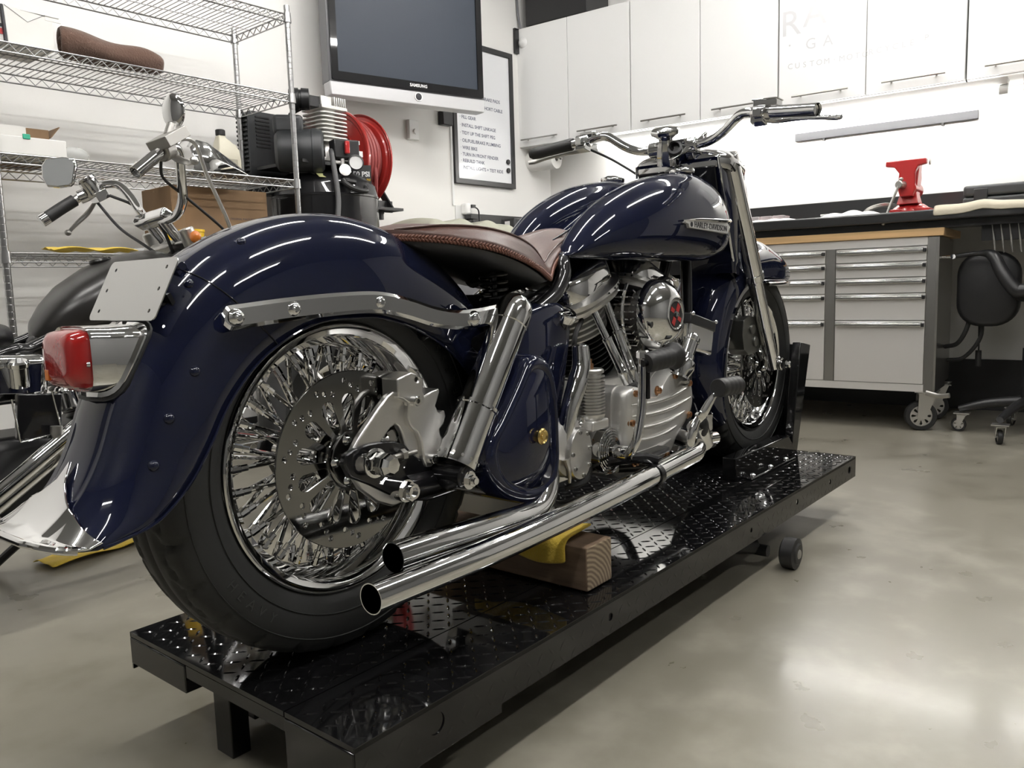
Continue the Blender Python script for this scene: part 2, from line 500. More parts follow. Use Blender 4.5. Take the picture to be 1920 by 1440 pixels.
# front wheel chock bolted to the deck
ck = B()
cy0 = .305
for s in (-1, 1):
    y = cy0+s*.10
    ck.bb(1.60, 2.02, y-.022, y+.022, DZ, DZ+.070)
    ck.prism([(2.02, DZ), (2.10, DZ), (2.02, DZ+.070)], (0, y-.022, 0), (1, 0, 0), (0, 0, 1), (0, .044, 0))
    ck.prism([(2.075, DZ), (2.13, DZ), (2.245, DZ+.36), (2.15, DZ+.375)], (0, y-.012, 0), (1, 0, 0), (0, 0, 1), (0, .03, 0))
    ck.bb(1.64, 2.0, y+(-.055 if s < 0 else .02), y+(-.02 if s < 0 else .055), DZ, DZ+.006)
ck.prism([(2.125, DZ), (2.135, DZ), (2.25, DZ+.36), (2.24, DZ+.36)], (0, cy0-.10, 0), (1, 0, 0), (0, 0, 1), (0, .20, 0))
c = ck.obj('wheel_chock', LIFTM, lift, bevel=.003)
c['label'] = 'tall black steel chock gripping the front tyre'
for (x, y) in ((1.68, .168), (1.82, .168), (1.95, .168), (1.68, .443), (1.95, .443)):
    b = B(); b.lathe([(0, .008), (.006, .007), (.009, .005), (.011, .003), (.011, .0)], (x, y, DZ+.005), (0, 0, 1), 14); b.obj('bolt', CHROME, c)

# timber and cloths on the deck
WOODM = mat('rough_sawn_timber', (.17, .115, .075), 0, .85, var=(30, .32, (1, .06, 1)), bump=(70, .5, .003, (1, .15, 1)))
WOODE = mat('timber_end_grain', (.32, .24, .15), 0, .85, var=(60, .3))
b = B(); b.bb(-.045, .045, -.23, .23, 0, .088)
wb = b.obj('timber_block', WOODM, None, bevel=.003)
tag(wb, 'square wooden timber block lying across the lift deck under the exhaust pipes', 'wood block')
wb.location = (.470, -.035, .1895)
wb.data.materials.append(WOODE)
# ring pattern for the end grain
nt = WOODE.node_tree; bs = nt.nodes['Principled BSDF']
tc = nt.nodes.new('ShaderNodeTexCoord'); wv = nt.nodes.new('ShaderNodeTexWave'); wv.wave_type = 'RINGS'; wv.rings_direction = 'Y'
wv.inputs['Scale'].default_value = 34; wv.inputs['Distortion'].default_value = 2.2; wv.inputs['Detail'].default_value = 2
mp = nt.nodes.new('ShaderNodeMapping'); mp.inputs['Location'].default_value = (.05, 0, .015)
cr = nt.nodes.new('ShaderNodeValToRGB'); cr.color_ramp.elements[0].color = (.14, .10, .065, 1); cr.color_ramp.elements[1].color = (.33, .26, .175, 1)
nt.links.new(tc.outputs['Object'], mp.inputs[0]); nt.links.new(mp.outputs[0], wv.inputs['Vector']); nt.links.new(wv.outputs['Fac'], cr.inputs[0]); nt.links.new(cr.outputs[0], bs.inputs['Base Color'])
for p in wb.data.polygons:
    if abs(p.normal.y) > .9: p.material_index = 1
def cloth(name, label, fn, nu, nv, m, solid=.004, loc=(0, 0, 0), rz=0, frame='W'):
    b = B(); b.grid(fn, nu, nv); o = b.obj(name, m, None, solid=solid, off=1, angle=80, sub=1)
    tag(o, label, 'cloth'); place(o, loc, frame, rz); return o
def f_cl(u, v):          # over the block's top and its rear edge
    y = -.115+.24*v; s = u*.135-.04
    wob = .002*sin(v*9+u*3)
    if s < 0: x = -.049-.003*sin(v*7)-wob; z = .088+s*(.9+.25*sin(v*5))
    else: x = -.047+s; z = .0915+.0015*(1+sin(v*11+u*4))
    if v < .25 and s > 0: z += .012*(1-v/.25)*(s/.1)
    return (x, y, z)
cloth('cleaning_cloth', 'folded yellow cloth draped over the wooden block', f_cl, 14, 18, YCLOTH, .006, (.470, -.105, .1895), 0)
def f_c2(u, v):
    return (-.05+.10*u, -.06+.12*v, .012+.025*sin(pi*u)*sin(pi*v)+.004*sin(9*u+7*v))
cloth('cleaning_cloth', 'crumpled yellow cloth on the lift deck between wheel and swingarm', f_c2, 12, 12, YCLOTH, .004, (.36, .12, .187), .3)
# ---------------------------------------------------------------- the blue motorcycle
bike = thing('motorcycle', 'dark blue motorcycle with brown solo saddle and twin chrome pipes, standing on the black lift', 'motorcycle', (0, 0, .185))
BZ = .185
class K(B):     # builder in world coordinates; parts are stored relative to the bike's root
    def obj(s, name, m, parent=bike, **k):
        o = s.xf(None, (0, 0, -BZ))
        return B.obj(s, name, m, parent, **k)

def wheel(cx, cz, label, mirror_disc=False, tread=True, simple=False):
    o0 = V((cx, 0, cz)); ax = (0, 1, 0)
    # rim, a chromed steel lathe profile; tyre, spokes, hub and disc are its children
    prof = [(.186, -.012), (.190, -.030), (.201, -.040), (.205, -.050), (.212, -.0535), (.219, -.058), (.2205, -.061), (.223, -.059), (.223, -.055),
            (.210, -.047), (.196, -.028), (.192, 0), (.196, .028), (.210, .047), (.223, .055), (.223, .059), (.2205, .061), (.219, .058), (.212, .0535), (.205, .05), (.201, .04),
            (.190, .030), (.186, .012), (.185, 0), (.186, -.012)]
    b = K(); b.lathe(prof, o0, ax, 96); rim = b.obj('wheel', CHROME, angle=40)
    # tyre with a grooved block tread
    tp = []
    half = [(.222, .052), (.229, .060), (.240, .067), (.256, .0725), (.262, .0738), (.272, .0745), (.284, .0735), (.295, .071), (.302, .068), (.308, .0645), (.3125, .060), (.3155, .054), (.318, .047), (.3197, .040), (.3207, .032), (.3213, .024), (.3216, .016), (.3217, .008)]
    tp = [(r, -h) for r, h in half]+[(.3218, 0)]+[(r, h) for r, h in reversed(half)]
    def rf(r, h, a, j):
        if r < .300: return r
        q = (a*26/(2*pi)) % 1; h2 = abs(h)
        g = 0
        lim = .028+.012*abs(((a*26/pi) % 2)-1)
        if abs(h2-lim) < .0028: g = .006
        side = (q+(.5 if h > 0 else 0)) % 1
        if h2 > lim and abs(side-.5-(h2-.03)*4) < .055: g = .006
        if h2 < .004: g = .005
        return r-g
    b = K(); b.lathe(tp, o0, ax, 312, rf=rf if tread else None); ty = b.obj('tyre', RUBBER, rim, angle=60)
    # sidewall bead line and lettering
    b = K(); b.lathe([(.2515, -.0716), (.2525, -.0736), (.2535, -.0722)], o0, ax, 96); b.lathe([(.2905, -.0722), (.2915, -.0738), (.2925, -.0714)], o0, ax, 96)
    b.obj('bead_line', RUBBER, ty) if False else b.obj('sidewall_ring', RUBBER, rim)
    # hub
    b = K(); b.lathe([(.0, -.075), (.022, -.075), (.024, -.06), (.030, -.052), (.052, -.050), (.055, -.046), (.055, -.040), (.052, -.037), (.034, -.028), (.030, 0), (.034, .028), (.052, .037), (.055, .040), (.055, .046), (.052, .05), (.03, .052), (.024, .06), (.022, .075), (0, .075)], o0, ax, 48)
    b.obj('hub', CHROME, rim)
    # spokes: four kinds, copied round the hub
    N = 16
    protos = []
    for side in (-1, 1):
        for cr in (-1, 1):
            a_r = (radians(11.25) if cr > 0 else 0)+(radians(5.6) if side > 0 else 0); a_h = a_r+cr*radians(13)
            r_h = .050; y_h = side*(.044 if cr > 0 else .038)
            p0 = V((r_h*cos(a_h), y_h, r_h*sin(a_h))); p1 = V((.187*cos(a_r), side*.016, .187*sin(a_r)))
            d = (p1-p0).normalized()
            b = B(); b.cyl(p0, p1-d*.026, .0036, .0036, seg=10)
            b.lathe([(.0036, 0), (.0056, .001), (.0056, .012), (.0062, .0125), (.0066, .013), (.0066, .026), (.004, .028)], p1-d*.030, d, 8)
            sp = b.obj('spoke', CHROME, rim); protos.append(sp)
    for sp in protos:
        sp.location = (cx, 0, cz-BZ)
        for i in range(N):
            Rm = Matrix.Rotation(2*pi*i/N+.05, 3, 'Y')
            if i == 0: sp.rotation_euler = Rm.to_euler(); continue
            inst(sp, Rm, (cx, 0, cz-BZ), rim)
    return rim

def disc(cx, cz, y, rim, R=.146, name='brake_disc'):
    holes = []
    ns = 14
    for i in range(ns):
        a = 2*pi*(i+.5)/ns; holes.append(slot(.079*cos(a), .079*sin(a), a, .060, .0075, .0130))
    for i in range(ns*2):
        a = 2*pi*i/(ns*2)
        r = (.116, .131)[i % 2]; holes.append(circ(r*cos(a+.05), r*sin(a+.05), .0044, 12))
        r = (.138, .123)[i % 2]
        if i % 2: holes.append(circ(r*cos(a-.05), r*sin(a-.05), .0040, 12))
    b = K(); b.prism(circ(0, 0, R, 128), (cx, y-.0025, cz), (1, 0, 0), (0, 0, 1), (0, .005, 0), holes=holes)
    d = b.obj(name, DISCM, rim, angle=30, bevel=.0008, seg=1)
    b = K(); b.lathe([(.02, 0), (.030, 0), (.043, -.001), (.047, .0), (.047, .01), (.02, .01)], (cx, y-.005, cz), (0, 1, 0), 40); b.obj('disc_carrier', DISCM, rim)
    for i in range(5):
        a = 2*pi*i/5+.6
        b = K(); b.lathe([(0, -.007), (.004, -.0068), (.0072, -.004), (.0085, 0), (.0095, .001)], (cx+.036*cos(a), y-.006, cz+.036*sin(a)), (0, 1, 0), 16)
        b.lathe([(0, -.0073), (.003, -.0073)], (cx+.036*cos(a), y-.006, cz+.036*sin(a)), (0, 1, 0), 6)
        b.obj('disc_bolt', CHROME, rim)
    return d
RWX, RWZ = .021, .5065
FWX, FWZ = 1.752, .505
rw = wheel(RWX, RWZ, 'rear')
disc(RWX, RWZ, -.073, rw)
# tyre sidewall lettering (raised rubber, faint)
LET = mat('sidewall_lettering', (.03, .03, .029), 0, .5)
for word, a_c in (('HEAVY', radians(222)), ('TUBELESS', radians(20))):
    b = K()
    for i, chh in enumerate(word):
        a = a_c+(i-(len(word)-1)/2)*radians(5.0)
        c = V((RWX+.272*cos(a), -.0745, RWZ+.272*sin(a)))
        b.text(chh, c, (-sin(a), 0, cos(a)), (-cos(a), 0, -sin(a)), .021, .0007)
    b.obj('sidewall_lettering', LET, rw)
fw = wheel(FWX, FWZ, 'front')
disc(FWX, FWZ, -.075, fw)

# ---- fenders: lofted between a crown line and a flange line
def fender(C, F, W, nt_=10, nu=28, ex=.62, ey=.80, ridge=None):
    n = len(C)
    Cs = catmull([(c[0], 0, c[1]) for c in C], 6); Fs = catmull([(f[0], 0, f[1]) for f in F], 6)
    Ws = catmull([(w, 0, 0) for w in W], 6)
    def fn(t, u, off=0):
        s = t*(len(Cs)-1); i = int(min(s, len(Cs)-2)); q = s-i
        c = Cs[i]*(1-q)+Cs[i+1]*q; f = Fs[i]*(1-q)+Fs[i+1]*q; w = Ws[i].x*(1-q)+Ws[i+1].x*q
        th = pi*u
        k = abs(sin(th))**ex; y = -w*(1 if cos(th) > 0 else -1)*abs(cos(th))**ey
        p = f+(c-f)*k
        if ridge:
            p = p+(c-f).normalized()*ridge(t, y)
        if off: 
            nn = V((0, 0, 0)); d = (c-f).normalized()
            nn = d*max(.15, k)+V((0, y/w, 0))*(1-k*.6); p = p+nn.normalized()*off
            return V((p.x, y+nn.normalized().y*off, p.z))
        return V((p.x, y, p.z))
    return fn
RC = [(.425, .639), (.353, .764), (.24, .852), (.106, .899), (-.001, .907), (-.106, .886), (-.206, .838), (-.275, .772), (-.318, .704), (-.348, .64), (-.368, .585), (-.391, .541), (-.420, .508), (-.450, .487)]
RF = [(.315, .60), (.238, .667), (.158, .709), (.076, .734), (.014, .738), (-.05, .735), (-.110, .715), (-.165, .682), (-.213, .632), (-.245, .58), (-.282, .530), (-.328, .494), (-.375, .483), (-.408, .479)]
RWd = [.095, .102, .106, .108, .108, .108, .108, .108, .108, .108, .108, .110, .113, .116]
def rridge(t, y):
    if t < .5: return 0
    a = min(1, (t-.5)*8); h = abs(y)
    r = .0035*math.exp(-((h-.052)/.005)**2)
    return a*(r+(.0022 if h < .045 else 0)*min(1, (.047-h)/.004 if h < .047 else 0))
rfn = fender(RC, RF, RWd, ridge=rridge)
b = K(); b.grid(lambda t, u: rfn(t, u), 104, 64); rf_ = b.obj('fender', NAVY, solid=.0025, off=-1, angle=60)
# rolled edge, hinge seam and its cover, rivets
b = K()
for s in (0, 1):
    b.tube([rfn(t/60, s) for t in range(0, 60)], .0022, 8, smooth=False)
b.obj('rolled_edge', NAVY, rf_)
tm = .487
b = K(); b.tube([rfn(tm, u/40, .0006) for u in range(0, 41)], .0011, 6, smooth=False); b.obj('hinge_seam', BLACKG, rf_)
c0 = rfn(tm, .5, .004)
b = K(); b.cyl(c0+V((.004, -.045, 0)), c0+V((.004, .045, 0)), .0065, seg=12, ch=.001); b.box(c0+V((.004, 0, -.006)), (.016, .088, .006), euler_m(0, -.5, 0)); b.obj('hinge', NAVY, rf_)
def dome(p, n, r, m=NAVY, par=rf_, name='rivet'):
    b = K(); b.lathe([(0, r*.6), (r*.5, r*.5), (r*.85, r*.25), (r, 0), (r, -.004)], p, n, 16); return b.obj(name, m, par)
for (t, u) in ((.42, .34), (.50, .33), (.60, .11), (.68, .13), (.76, .12), (.5, .5), (.42, .66), (.50, .67)):
    p = rfn(t, u); n = (rfn(t, u, .01)-p).normalized(); dome(p, n, .0075)
# chrome tip at the fender's rear end
def tipf(a, u):
    uu = abs(2*u-1); t0 = .80+.155*uu**.42
    t = t0+(1-t0)*a
    p = rfn(min(t, 1), .04+.92*u, .0035)
    if a > .8: p = p+V((-.010*(a-.8)*5, 0, .003*(a-.8)*5))
    return p
b = K(); b.grid(tipf, 26, 48); tip = b.obj('fender_tip', CHROME, rf_, solid=.003, off=1, angle=70)
b = K(); b.tube([tipf(1, i/40)+V((-.002, 0, .001)) for i in range(41)], .0052, 10, smooth=False); b.obj('rolled_edge', CHROME, tip)
REFL = mat('red_reflector', (.55, .01, .01), 0, .15, coat=1)

# front fender, deep behind the fork and short ahead of it
FC = [(1.585, .30), (1.455, .335), (1.372, .43), (1.345, .53), (1.365, .64), (1.43, .755), (1.54, .85), (1.67, .905), (1.80, .913), (1.92, .89), (2.03, .855), (2.125, .805), (2.165, .768)]
FF = [(1.60, .325), (1.50, .37), (1.455, .44), (1.450, .52), (1.468, .60), (1.51, .675), (1.58, .735), (1.67, .765), (1.76, .767), (1.86, .767), (1.96, .767), (2.06, .767), (2.155, .765)]
FW = [.06, .075, .085, .09, .092, .094, .095, .096, .096, .092, .082, .055, .012]
ffn = fender(FC, FF, FW)
b = K(); b.grid(lambda t, u: ffn(t, u), 90, 48); ff_ = b.obj('fender', NAVY, solid=.0025, off=-1, angle=60)
b = K()
def trim_pt(s, i): 
    t = .66+.34*i/24; p = ffn(t, s); return V((p.x+.012*(t > .97), p.y*1.05, p.z-.004))
pts = [trim_pt(0, i) for i in range(25)]+[trim_pt(1, 24-i) for i in range(25)]
b.tube(pts, .0078, 12, smooth=False); b.obj('fender_trim', CHROME, ff_)

# chrome fender struts
def bar_strip(path, wdt, th, up=(0, 0, 1), endr=True, closed=False):
    """flat bar following path (in x,z at given y), wide in the plane"""
    P = catmull(path, 8); up_, lo = [], []
    for i, p in enumerate(P):
        d = (P[min(i+1, len(P)-1)]-P[max(i-1, 0)]); d.y = 0; d.normalize(); nrm = V((-d.z, 0, d.x))
        w = wdt if not callable(wdt) else wdt(i/(len(P)-1))
        if endr:
            e = min(i, len(P)-1-i)
            w *= min(1, (.45, .72, .9, 1)[min(e, 3)]) if i < 4 else 1
        up_.append(p+nrm*w/2); lo.append(p-nrm*w/2)
    return up_, lo
for s in (-1, 1):
    path = [(-.222, s*.116, .7475), (-.19, s*.118, .7505), (-.117, s*.120, .7565), (-.03, s*.121, .761), (.05, s*.122, .761), (.11, s*.124, .750), (.17, s*.128, .733), (.225, s*.132, .7245), (.275, s*.135, .7250), (.335, s*.137, .731)]
    up_, lo = bar_strip(path, .034, .008)
    n = len(up_); k0 = []
    b = K()
    ins = .0055
    rings = []
    for i in range(n):
        d = (up_[i]-lo[i]).normalized(); o = V((0, s*.008, 0))
        rings.append([lo[i], lo[i]+o*.45, lo[i]+o+d*ins, up_[i]+o-d*ins, up_[i]+o*.45, up_[i]])
    b.loft(rings); st = b.obj('fender_strut', CHROME, angle=25)
    for x, z in ((-.205, .749), (-.112, .7568), (.052, .761)):
        b = K(); y = s*(.121+.005)
        b.lathe([(0, .009), (.004, .009), (.005, .007), (.008, .006), (.0105, .003), (.012, .0)], (x, y, z), (0, s, 0), 24)
        b.obj('strut_bolt', CHROME, st)
    b = K(); b.ell((.262, s*.141, .724), (.015, .012, .015), 24, 12); b.obj('strut_bolt', CHROME, st)

# tail light
def xf_(p, back): return -.296-(.745-p[2])*.56+.012*abs(p[1]/.055)**2-back
b = K()
def tl(x, w, h, zc, n=24, p=.42):
    out = []
    for i in range(n):
        a = 2*pi*i/n
        out.append((x, w*abs(cos(a))**p*(1 if cos(a) >= 0 else -1), zc+h*abs(sin(a))**p*(1 if sin(a) >= 0 else -1)))
    return out
LENS_X = -.368
b.loft([tl(LENS_X+.004, .050, .040, .703), tl(LENS_X+.001, .053, .0425, .703), tl(LENS_X+.006, .054, .043, .703), tl(LENS_X+.03, .054, .043, .702),
        *[[(xf_(p, .010), p[1]*1.0, p[2]) for p in tl(0, .054, .0435, .7015)], [(xf_(p, .007), p[1], p[2]) for p in tl(0, .058, .048, .700)], [(xf_(p, .001), p[1], p[2]) for p in tl(0, .058, .048, .700)]]])
tlh = b.obj('tail_light', CHROME, angle=38)
b = K(); b.loft([tl(LENS_X-.022, .028, .020, .704), tl(LENS_X-.0205, .038, .029, .703), tl(LENS_X-.015, .0445, .0355, .703), tl(LENS_X, .049, .039, .703), tl(LENS_X+.004, .049, .039, .703)])
b.obj('lens', REDL, tlh, angle=45)
b = K(); b.bb(LENS_X-.0225, LENS_X-.017, .022, .032, .676, .69); b.obj('amber_inset', AMBER, tlh)
b = K()
for y in (-.051, .051): b.lathe([(0, -.004), (.003, -.004), (.004, 0)], (LENS_X-.002, y, .698), (1, 0, 0), 10)
b.obj('lens_screw', CHROME, tlh)
b = K(); b.loft([[(xf_(p, .0045), p[1], p[2]) for p in tl(0, .062, .0525, .699)], [(xf_(p, -.012), p[1], p[2]) for p in tl(0, .062, .0525, .699)]])
b.obj('mounting_gasket', RUB2, tlh)
# licence plate blank and its bracket
b = K()
u_ = V((.04, 0, .078)).normalized(); O = V((-.281, 0, .790)); nn = V((0, 1, 0)).cross(u_)
hs = [circ(x, z, .003, 10) for x, z in ((-.07, .032), (.07, .032), (-.07, -.032), (.07, -.032), (-.072, -.0), (.072, -.0))]
b.prism(rrect(.184, .092, .009), O, (0, 1, 0), u_, nn*-.0015 if nn.x > 0 else nn*.0015, holes=hs)
pl = b.obj('plate_blank', BRUSHED)
b = K()
for s in (-1, 1):
    b.tube([O+V((.002, s*.05, -.02)), O+V((.03, s*.05, -.022)), O+V((.055, s*.045, -.035))], .006, 10)
b.box(O+V((.022, 0, -.02)), (.006, .13, .03), euler_m(0, -.45, 0))
b.obj('plate_bracket', BLACKG, pl)

# brake caliper, its bracket and the axle hardware (right side)
by = -.098
b = K(); b.prism([(-.012, .512), (-.006, .528), (.010, .548), (.055, .590), (.075, .607), (.090, .613), (.108, .612), (.122, .601), (.126, .590), (.124, .578), (.125, .560), (.131, .540), (.142, .515), (.152, .495), (.150, .478), (.125, .474), (.118, .482), (.112, .510), (.104, .538), (.096, .552), (.088, .556), (.078, .552), (.035, .515), (.03, .50), (.02, .48), (.06, .450), (.10, .428), (.098, .420), (.075, .419), (.04, .435), (.008, .462), (-.008, .488)], (0, by, 0), (1, 0, 0), (0, 0, 1), (0, -.013, 0))
br = b.obj('caliper_bracket', SATIN, bevel=.003)
cal = [(.088, .634), (.12, .642), (.134, .637), (.150, .628), (.146, .607), (.149, .598), (.168, .604), (.186, .607), (.187, .600), (.182, .588), (.176, .577), (.180, .570), (.186, .565), (.197, .567), (.200, .555), (.194, .541), (.184, .534), (.186, .525), (.194, .513), (.196, .505), (.184, .499), (.178, .490), (.174, .480), (.160, .472), (.146, .474), (.142, .485), (.140, .50), (.138, .52), (.130, .536), (.112, .552), (.108, .566), (.112, .590), (.100, .598), (.088, .602)]
b = K(); b.prism(cal, (0, -.082, 0), (1, 0, 0), (0, 0, 1), (0, -.040, 0), holes=[circ(.133, .628, .0045, 12)])
b.prism([(q[0]-.002, q[1]-.001) for q in cal], (0, -.040, 0), (1, 0, 0), (0, 0, 1), (0, -.026, 0))
b.prism([(.12, .642), (.150, .628), (.149, .598), (.186, .607), (.176, .577), (.197, .567), (.184, .534), (.15, .54), (.13, .60)], (0, -.04, 0), (1, 0, 0), (0, 0, 1), (0, -.05, 0))
ca = b.obj('brake_caliper', SATIN, bevel=.0035)
for (x, z) in ((.122, .593), (.158, .487)):
    b = K(); b.lathe([(.0035, -.012), (.004, -.016), (.0075, -.016), (.0085, -.015), (.0085, 0), (.013, 0), (.013, .006)], (x, -.118, z), (0, 1, 0), 20); b.obj('caliper_bolt', CHROME, ca)

for s in (-1, 1):
    b = K(); y = s*.118
    out = [(-.030, .512), (-.024, .526), (-.006, .532), (.022, .535), (.050, .534), (.078, .531), (.100, .522), (.115, .508), (.135, .490), (.17, .482), (.24, .474), (.34, .462), (.46, .452), (.47, .40), (.36, .405), (.24, .412), (.15, .412), (.10, .424), (.06, .444), (.02, .468), (-.018, .488)]
    b.prism(out, (0, y, 0), (1, 0, 0), (0, 0, 1), (0, s*-.014, 0), holes=[slot(.025, .505, -.05, .062, .0125, .0125)])
    b.obj('swingarm', BLACKG, bevel=.003)
    b = K(); b.tube([(.10, s*.112, .445), (.25, s*.108, .44), (.44, s*.10, .44)], .024, 16); b.obj('swingarm_tube', BLACKG)
b = K(); b.cyl((RWX, -.155, RWZ), (RWX, .155, RWZ), .0095); b.obj('axle', CHROME)
b = K(); c = (RWX, -.1325, RWZ)
b.lathe([(.024, 0), (.024, -.003), (.019, -.004)], c, (0, 1, 0), 32); b.hexa((RWX, -.1365, RWZ), (RWX, -.147, RWZ), .0175)
b.lathe([(.017, -.0145), (.0195, -.016), (.0195, -.028), (.0175, -.037), (.0125, -.044), (.0, -.0445)], c, (0, 1, 0), 8)
b.obj('axle_nut', CHROME, angle=25)
b = K(); b.cyl((.045, -.127, .507), (.118, -.127, .507), .0045, seg=10); b.hexa((.082, -.127, .507), (.092, -.127, .507), .010); b.obj('axle_adjuster', STEEL)
b = K(); q = (.083, -.133, .448); b.cyl((q[0], -.11, q[2]), (q[0], -.138, q[2]), .019, seg=32); b.hexa((q[0], -.138, q[2]), (q[0], -.150, q[2]), .0165); b.cyl((q[0], -.15, q[2]), (q[0], -.156, q[2]), .012, seg=24, hole=.008); b.obj('swingarm_nut', CHROME, angle=25)
# torque arm shadow plate behind the disc's lower right
# ---- shock absorbers
for s in (-1, 1):
    y = s*.155
    top = V((.372, y, .752)); bot = V((.182, y, .470)); d = (bot-top).normalized(); L = (bot-top).length
    b = K(); b.lathe([(0, -.012), (.014, -.010), (.026, -.002), (.033, .010), (.0355, .026), (.0355, .050), (.034, .052), (.034, .056), (.0345, .20), (.034, .225)], top, d, 40)
    sh = b.obj('shock_cover', CHROME, angle=30)
    b = K(); b.lathe([(.036, .0), (.0395, -.002), (.0395, .004), (.037, .006), (.0375, .10), (.038, .112), (.0375, .114), (.033, .113), (.0, .113)], top+d*.222, d, 40)
    l = b.obj('shock_lower_cover', CHROME, sh, angle=30)
    b = K()
    u, v, w = basis(d)
    for i in range(14):
        a = 2*pi*i/14; c = top+d*.322+(u*cos(a)+v*sin(a))*.0375
        b.lathe([(0, .0008), (.003, .0008), (.0032, 0)], c, (u*cos(a)+v*sin(a)), 10)
    b.obj('cover_dimple', STEEL, l)
    b = K(); b.cyl((.18, s*.118, .458), (.18, s*.185, .458), .021, ch=.003); b.ell(tuple(top+d*.345), (.036, .036, .012), 24, 8, aim(d, (0, 1, 0))); b.obj('shock_mount', BLACKG, sh)
    b = K(); b.cyl((.182, s*.185, .452), (.182, s*.190, .452), .016); b.hexa((.182, s*.19, .452), (.182, s*.199, .452), .0105); b.cyl((.182, s*.199, .452), (.182, s*.205, .452), .006); b.obj('mount_nut', CHROME, sh)
    # upper cover rear sheet: black backing
    b = K(); b.cyl(top+V((.0, -s*.05, -.012)), top+V((0, s*.0, -.012)), .018); b.obj('shock_mount', BLACKG, sh)

# ---- exhaust: two long straight pipes ending behind the tool box
ex = K(); ex.tube([(-.107, -.255, .350), (.2, -.255, .346), (.55, -.255, .356), (.86, -.255, .372), (.915, -.253, .376), (.955, -.235, .385), (.97, -.195, .395), (.965, -.14, .405), (.955, -.09, .41)], .0228, 28, 8, hollow=.93)
p2 = ex.obj('exhaust_pipe', CHROME, angle=45)
ex = K(); ex.tube([(-.012, -.20, .372), (.10, -.2, .368), (.24, -.2, .360), (.335, -.198, .355), (.385, -.190, .366), (.425, -.175, .40), (.445, -.155, .45), (.455, -.14, .50)], .0245, 28, 8, hollow=.93)
p1 = ex.obj('exhaust_pipe', CHROME, angle=45)
b = K(); b.tube([(.66, -.12, .375), (.66, -.20, .40), (.70, -.235, .40), (.72, -.258, .392)], .012, 10); b.box((.76, -.22, .398), (.12, .03, .012)); b.obj('pipe_bracket', BLACKG)
b = K(); b.lathe([(.0245, -.009), (.0262, -.008), (.0262, .008), (.0245, .009)], (.71, -.2554, .362), (1, 0, .03), 24); b.obj('pipe_clamp', BLACKG, p2)

# ---- teardrop tool box with brass knob, and oil tank above it
def blob(outline, ys, scales, n=6, dx=0, cen=None):
    P = catmull([(p[0], 0, p[1]) for p in outline], n, closed=True)
    c = V((sum(p.x for p in P)/len(P), 0, sum(p.z for p in P)/len(P))) if cen is None else V((cen[0], 0, cen[1]))
    rings = []
    for y, sc in zip(ys, scales):
        rings.append([V((c.x+(p.x-c.x)*sc, y, c.z+(p.z-c.z)*sc)) for p in P])
    return rings
bag = [(.385, .652), (.408, .643), (.428, .617), (.440, .560), (.444, .48), (.442, .425), (.425, .388), (.385, .372), (.33, .376), (.272, .402), (.236, .440), (.226, .480), (.240, .515), (.275, .552), (.318, .602), (.345, .637), (.362, .65)]
b = K(); b.loft(blob(bag, [-.10, -.178, -.190, -.1965, -.199, -.199, -.1965, -.1965, -.1985], [1, 1, .975, .93, .885, .84, .825, .79, .77])); tb = b.obj('tool_box', NAVY, angle=60)
b = K(); b.lathe([(.011, 0), (.011, -.006), (.0145, -.007), (.0155, -.010), (.0155, -.013), (.013, -.0155), (.0105, -.013), (.006, -.013), (.005, -.0155), (0, -.0155)], (.366, -.198, .5), (0, 1, 0), 32); b.obj('lock_knob', BRASS, tb)
ot = [(.40, .70), (.43, .73), (.50, .748), (.57, .745), (.598, .70), (.585, .62), (.56, .52), (.53, .45), (.42, .45), (.37, .55), (.37, .65)]
b = K(); b.loft(blob(ot, [.118, .112, .09, -.07, -.108, -.122, -.126], [.86, .95, 1, 1, .98, .93, .84])); oil = b.obj('oil_tank', NAVY, angle=60)
fc = V((.571, -.118, .708)); fd = V((-.05, -.55, .85)).normalized()
b = K(); b.lathe([(.024, -.07), (.021, -.03), (.0185, -.005), (.0185, .0)], fc, fd, 28); b.obj('filler_neck', NAVY, oil)
b = K(); b.lathe([(0, .0195), (.011, .0195), (.012, .018), (.0165, .018), (.0175, .0205), (.0225, .021), (.025, .0185), (.0258, .013), (.0252, .002), (.018, 0)], fc, fd, 36)
b.box(fc+fd*.02, (.018, .005, .003), aim(V((0, 1, .3)).cross(fd), fd.cross(V((0, 1, .3)).cross(fd))))
b.obj('filler_cap', CHROME, oil)

# ---- frame
b = K()
for s in (-1, 1):
    b.tube([(.30, s*.115, .675), (.372, s*.112, .696), (.45, s*.108, .715), (.52, s*.103, .739), (.575, s*.10, .765), (.612, s*.095, .80), (.625, s*.085, .825), (.66, s*.06, .845)], .0155, 16)
fr1 = b.obj('frame_tube', BLACKG)
b = K()
for s in (-1, 1):
    b.tube([(.46, s*.11, .44), (.50, s*.115, .335), (.60, s*.12, .300), (1.0, s*.12, .297), (1.13, s*.11, .315), (1.20, s*.085, .40), (1.28, s*.05, .70), (1.335, s*.02, .93)], .0165, 16)
b.obj('frame_cradle', BLACKG)
b = K(); b.tube([(.42, 0, .80), (.65, 0, .85), (1.0, 0, .90), (1.34, 0, 1.02)], .022, 16); b.cyl((1.322, 0, .97), (1.385, 0, .86), .03); b.obj('frame_backbone', BLACKG)
b = K()
b.tube([(.18, -.09, .70), (.30, -.09, .725), (.45, -.085, .735), (.60, -.06, .77)], .011, 12); b.tube([(.18, .09, .70), (.30, .09, .725), (.45, .085, .735), (.60, .06, .77)], .011, 12)
b.bb(.45, .60, -.08, .08, .745, .765)
b.obj('seat_frame', BLACKG)
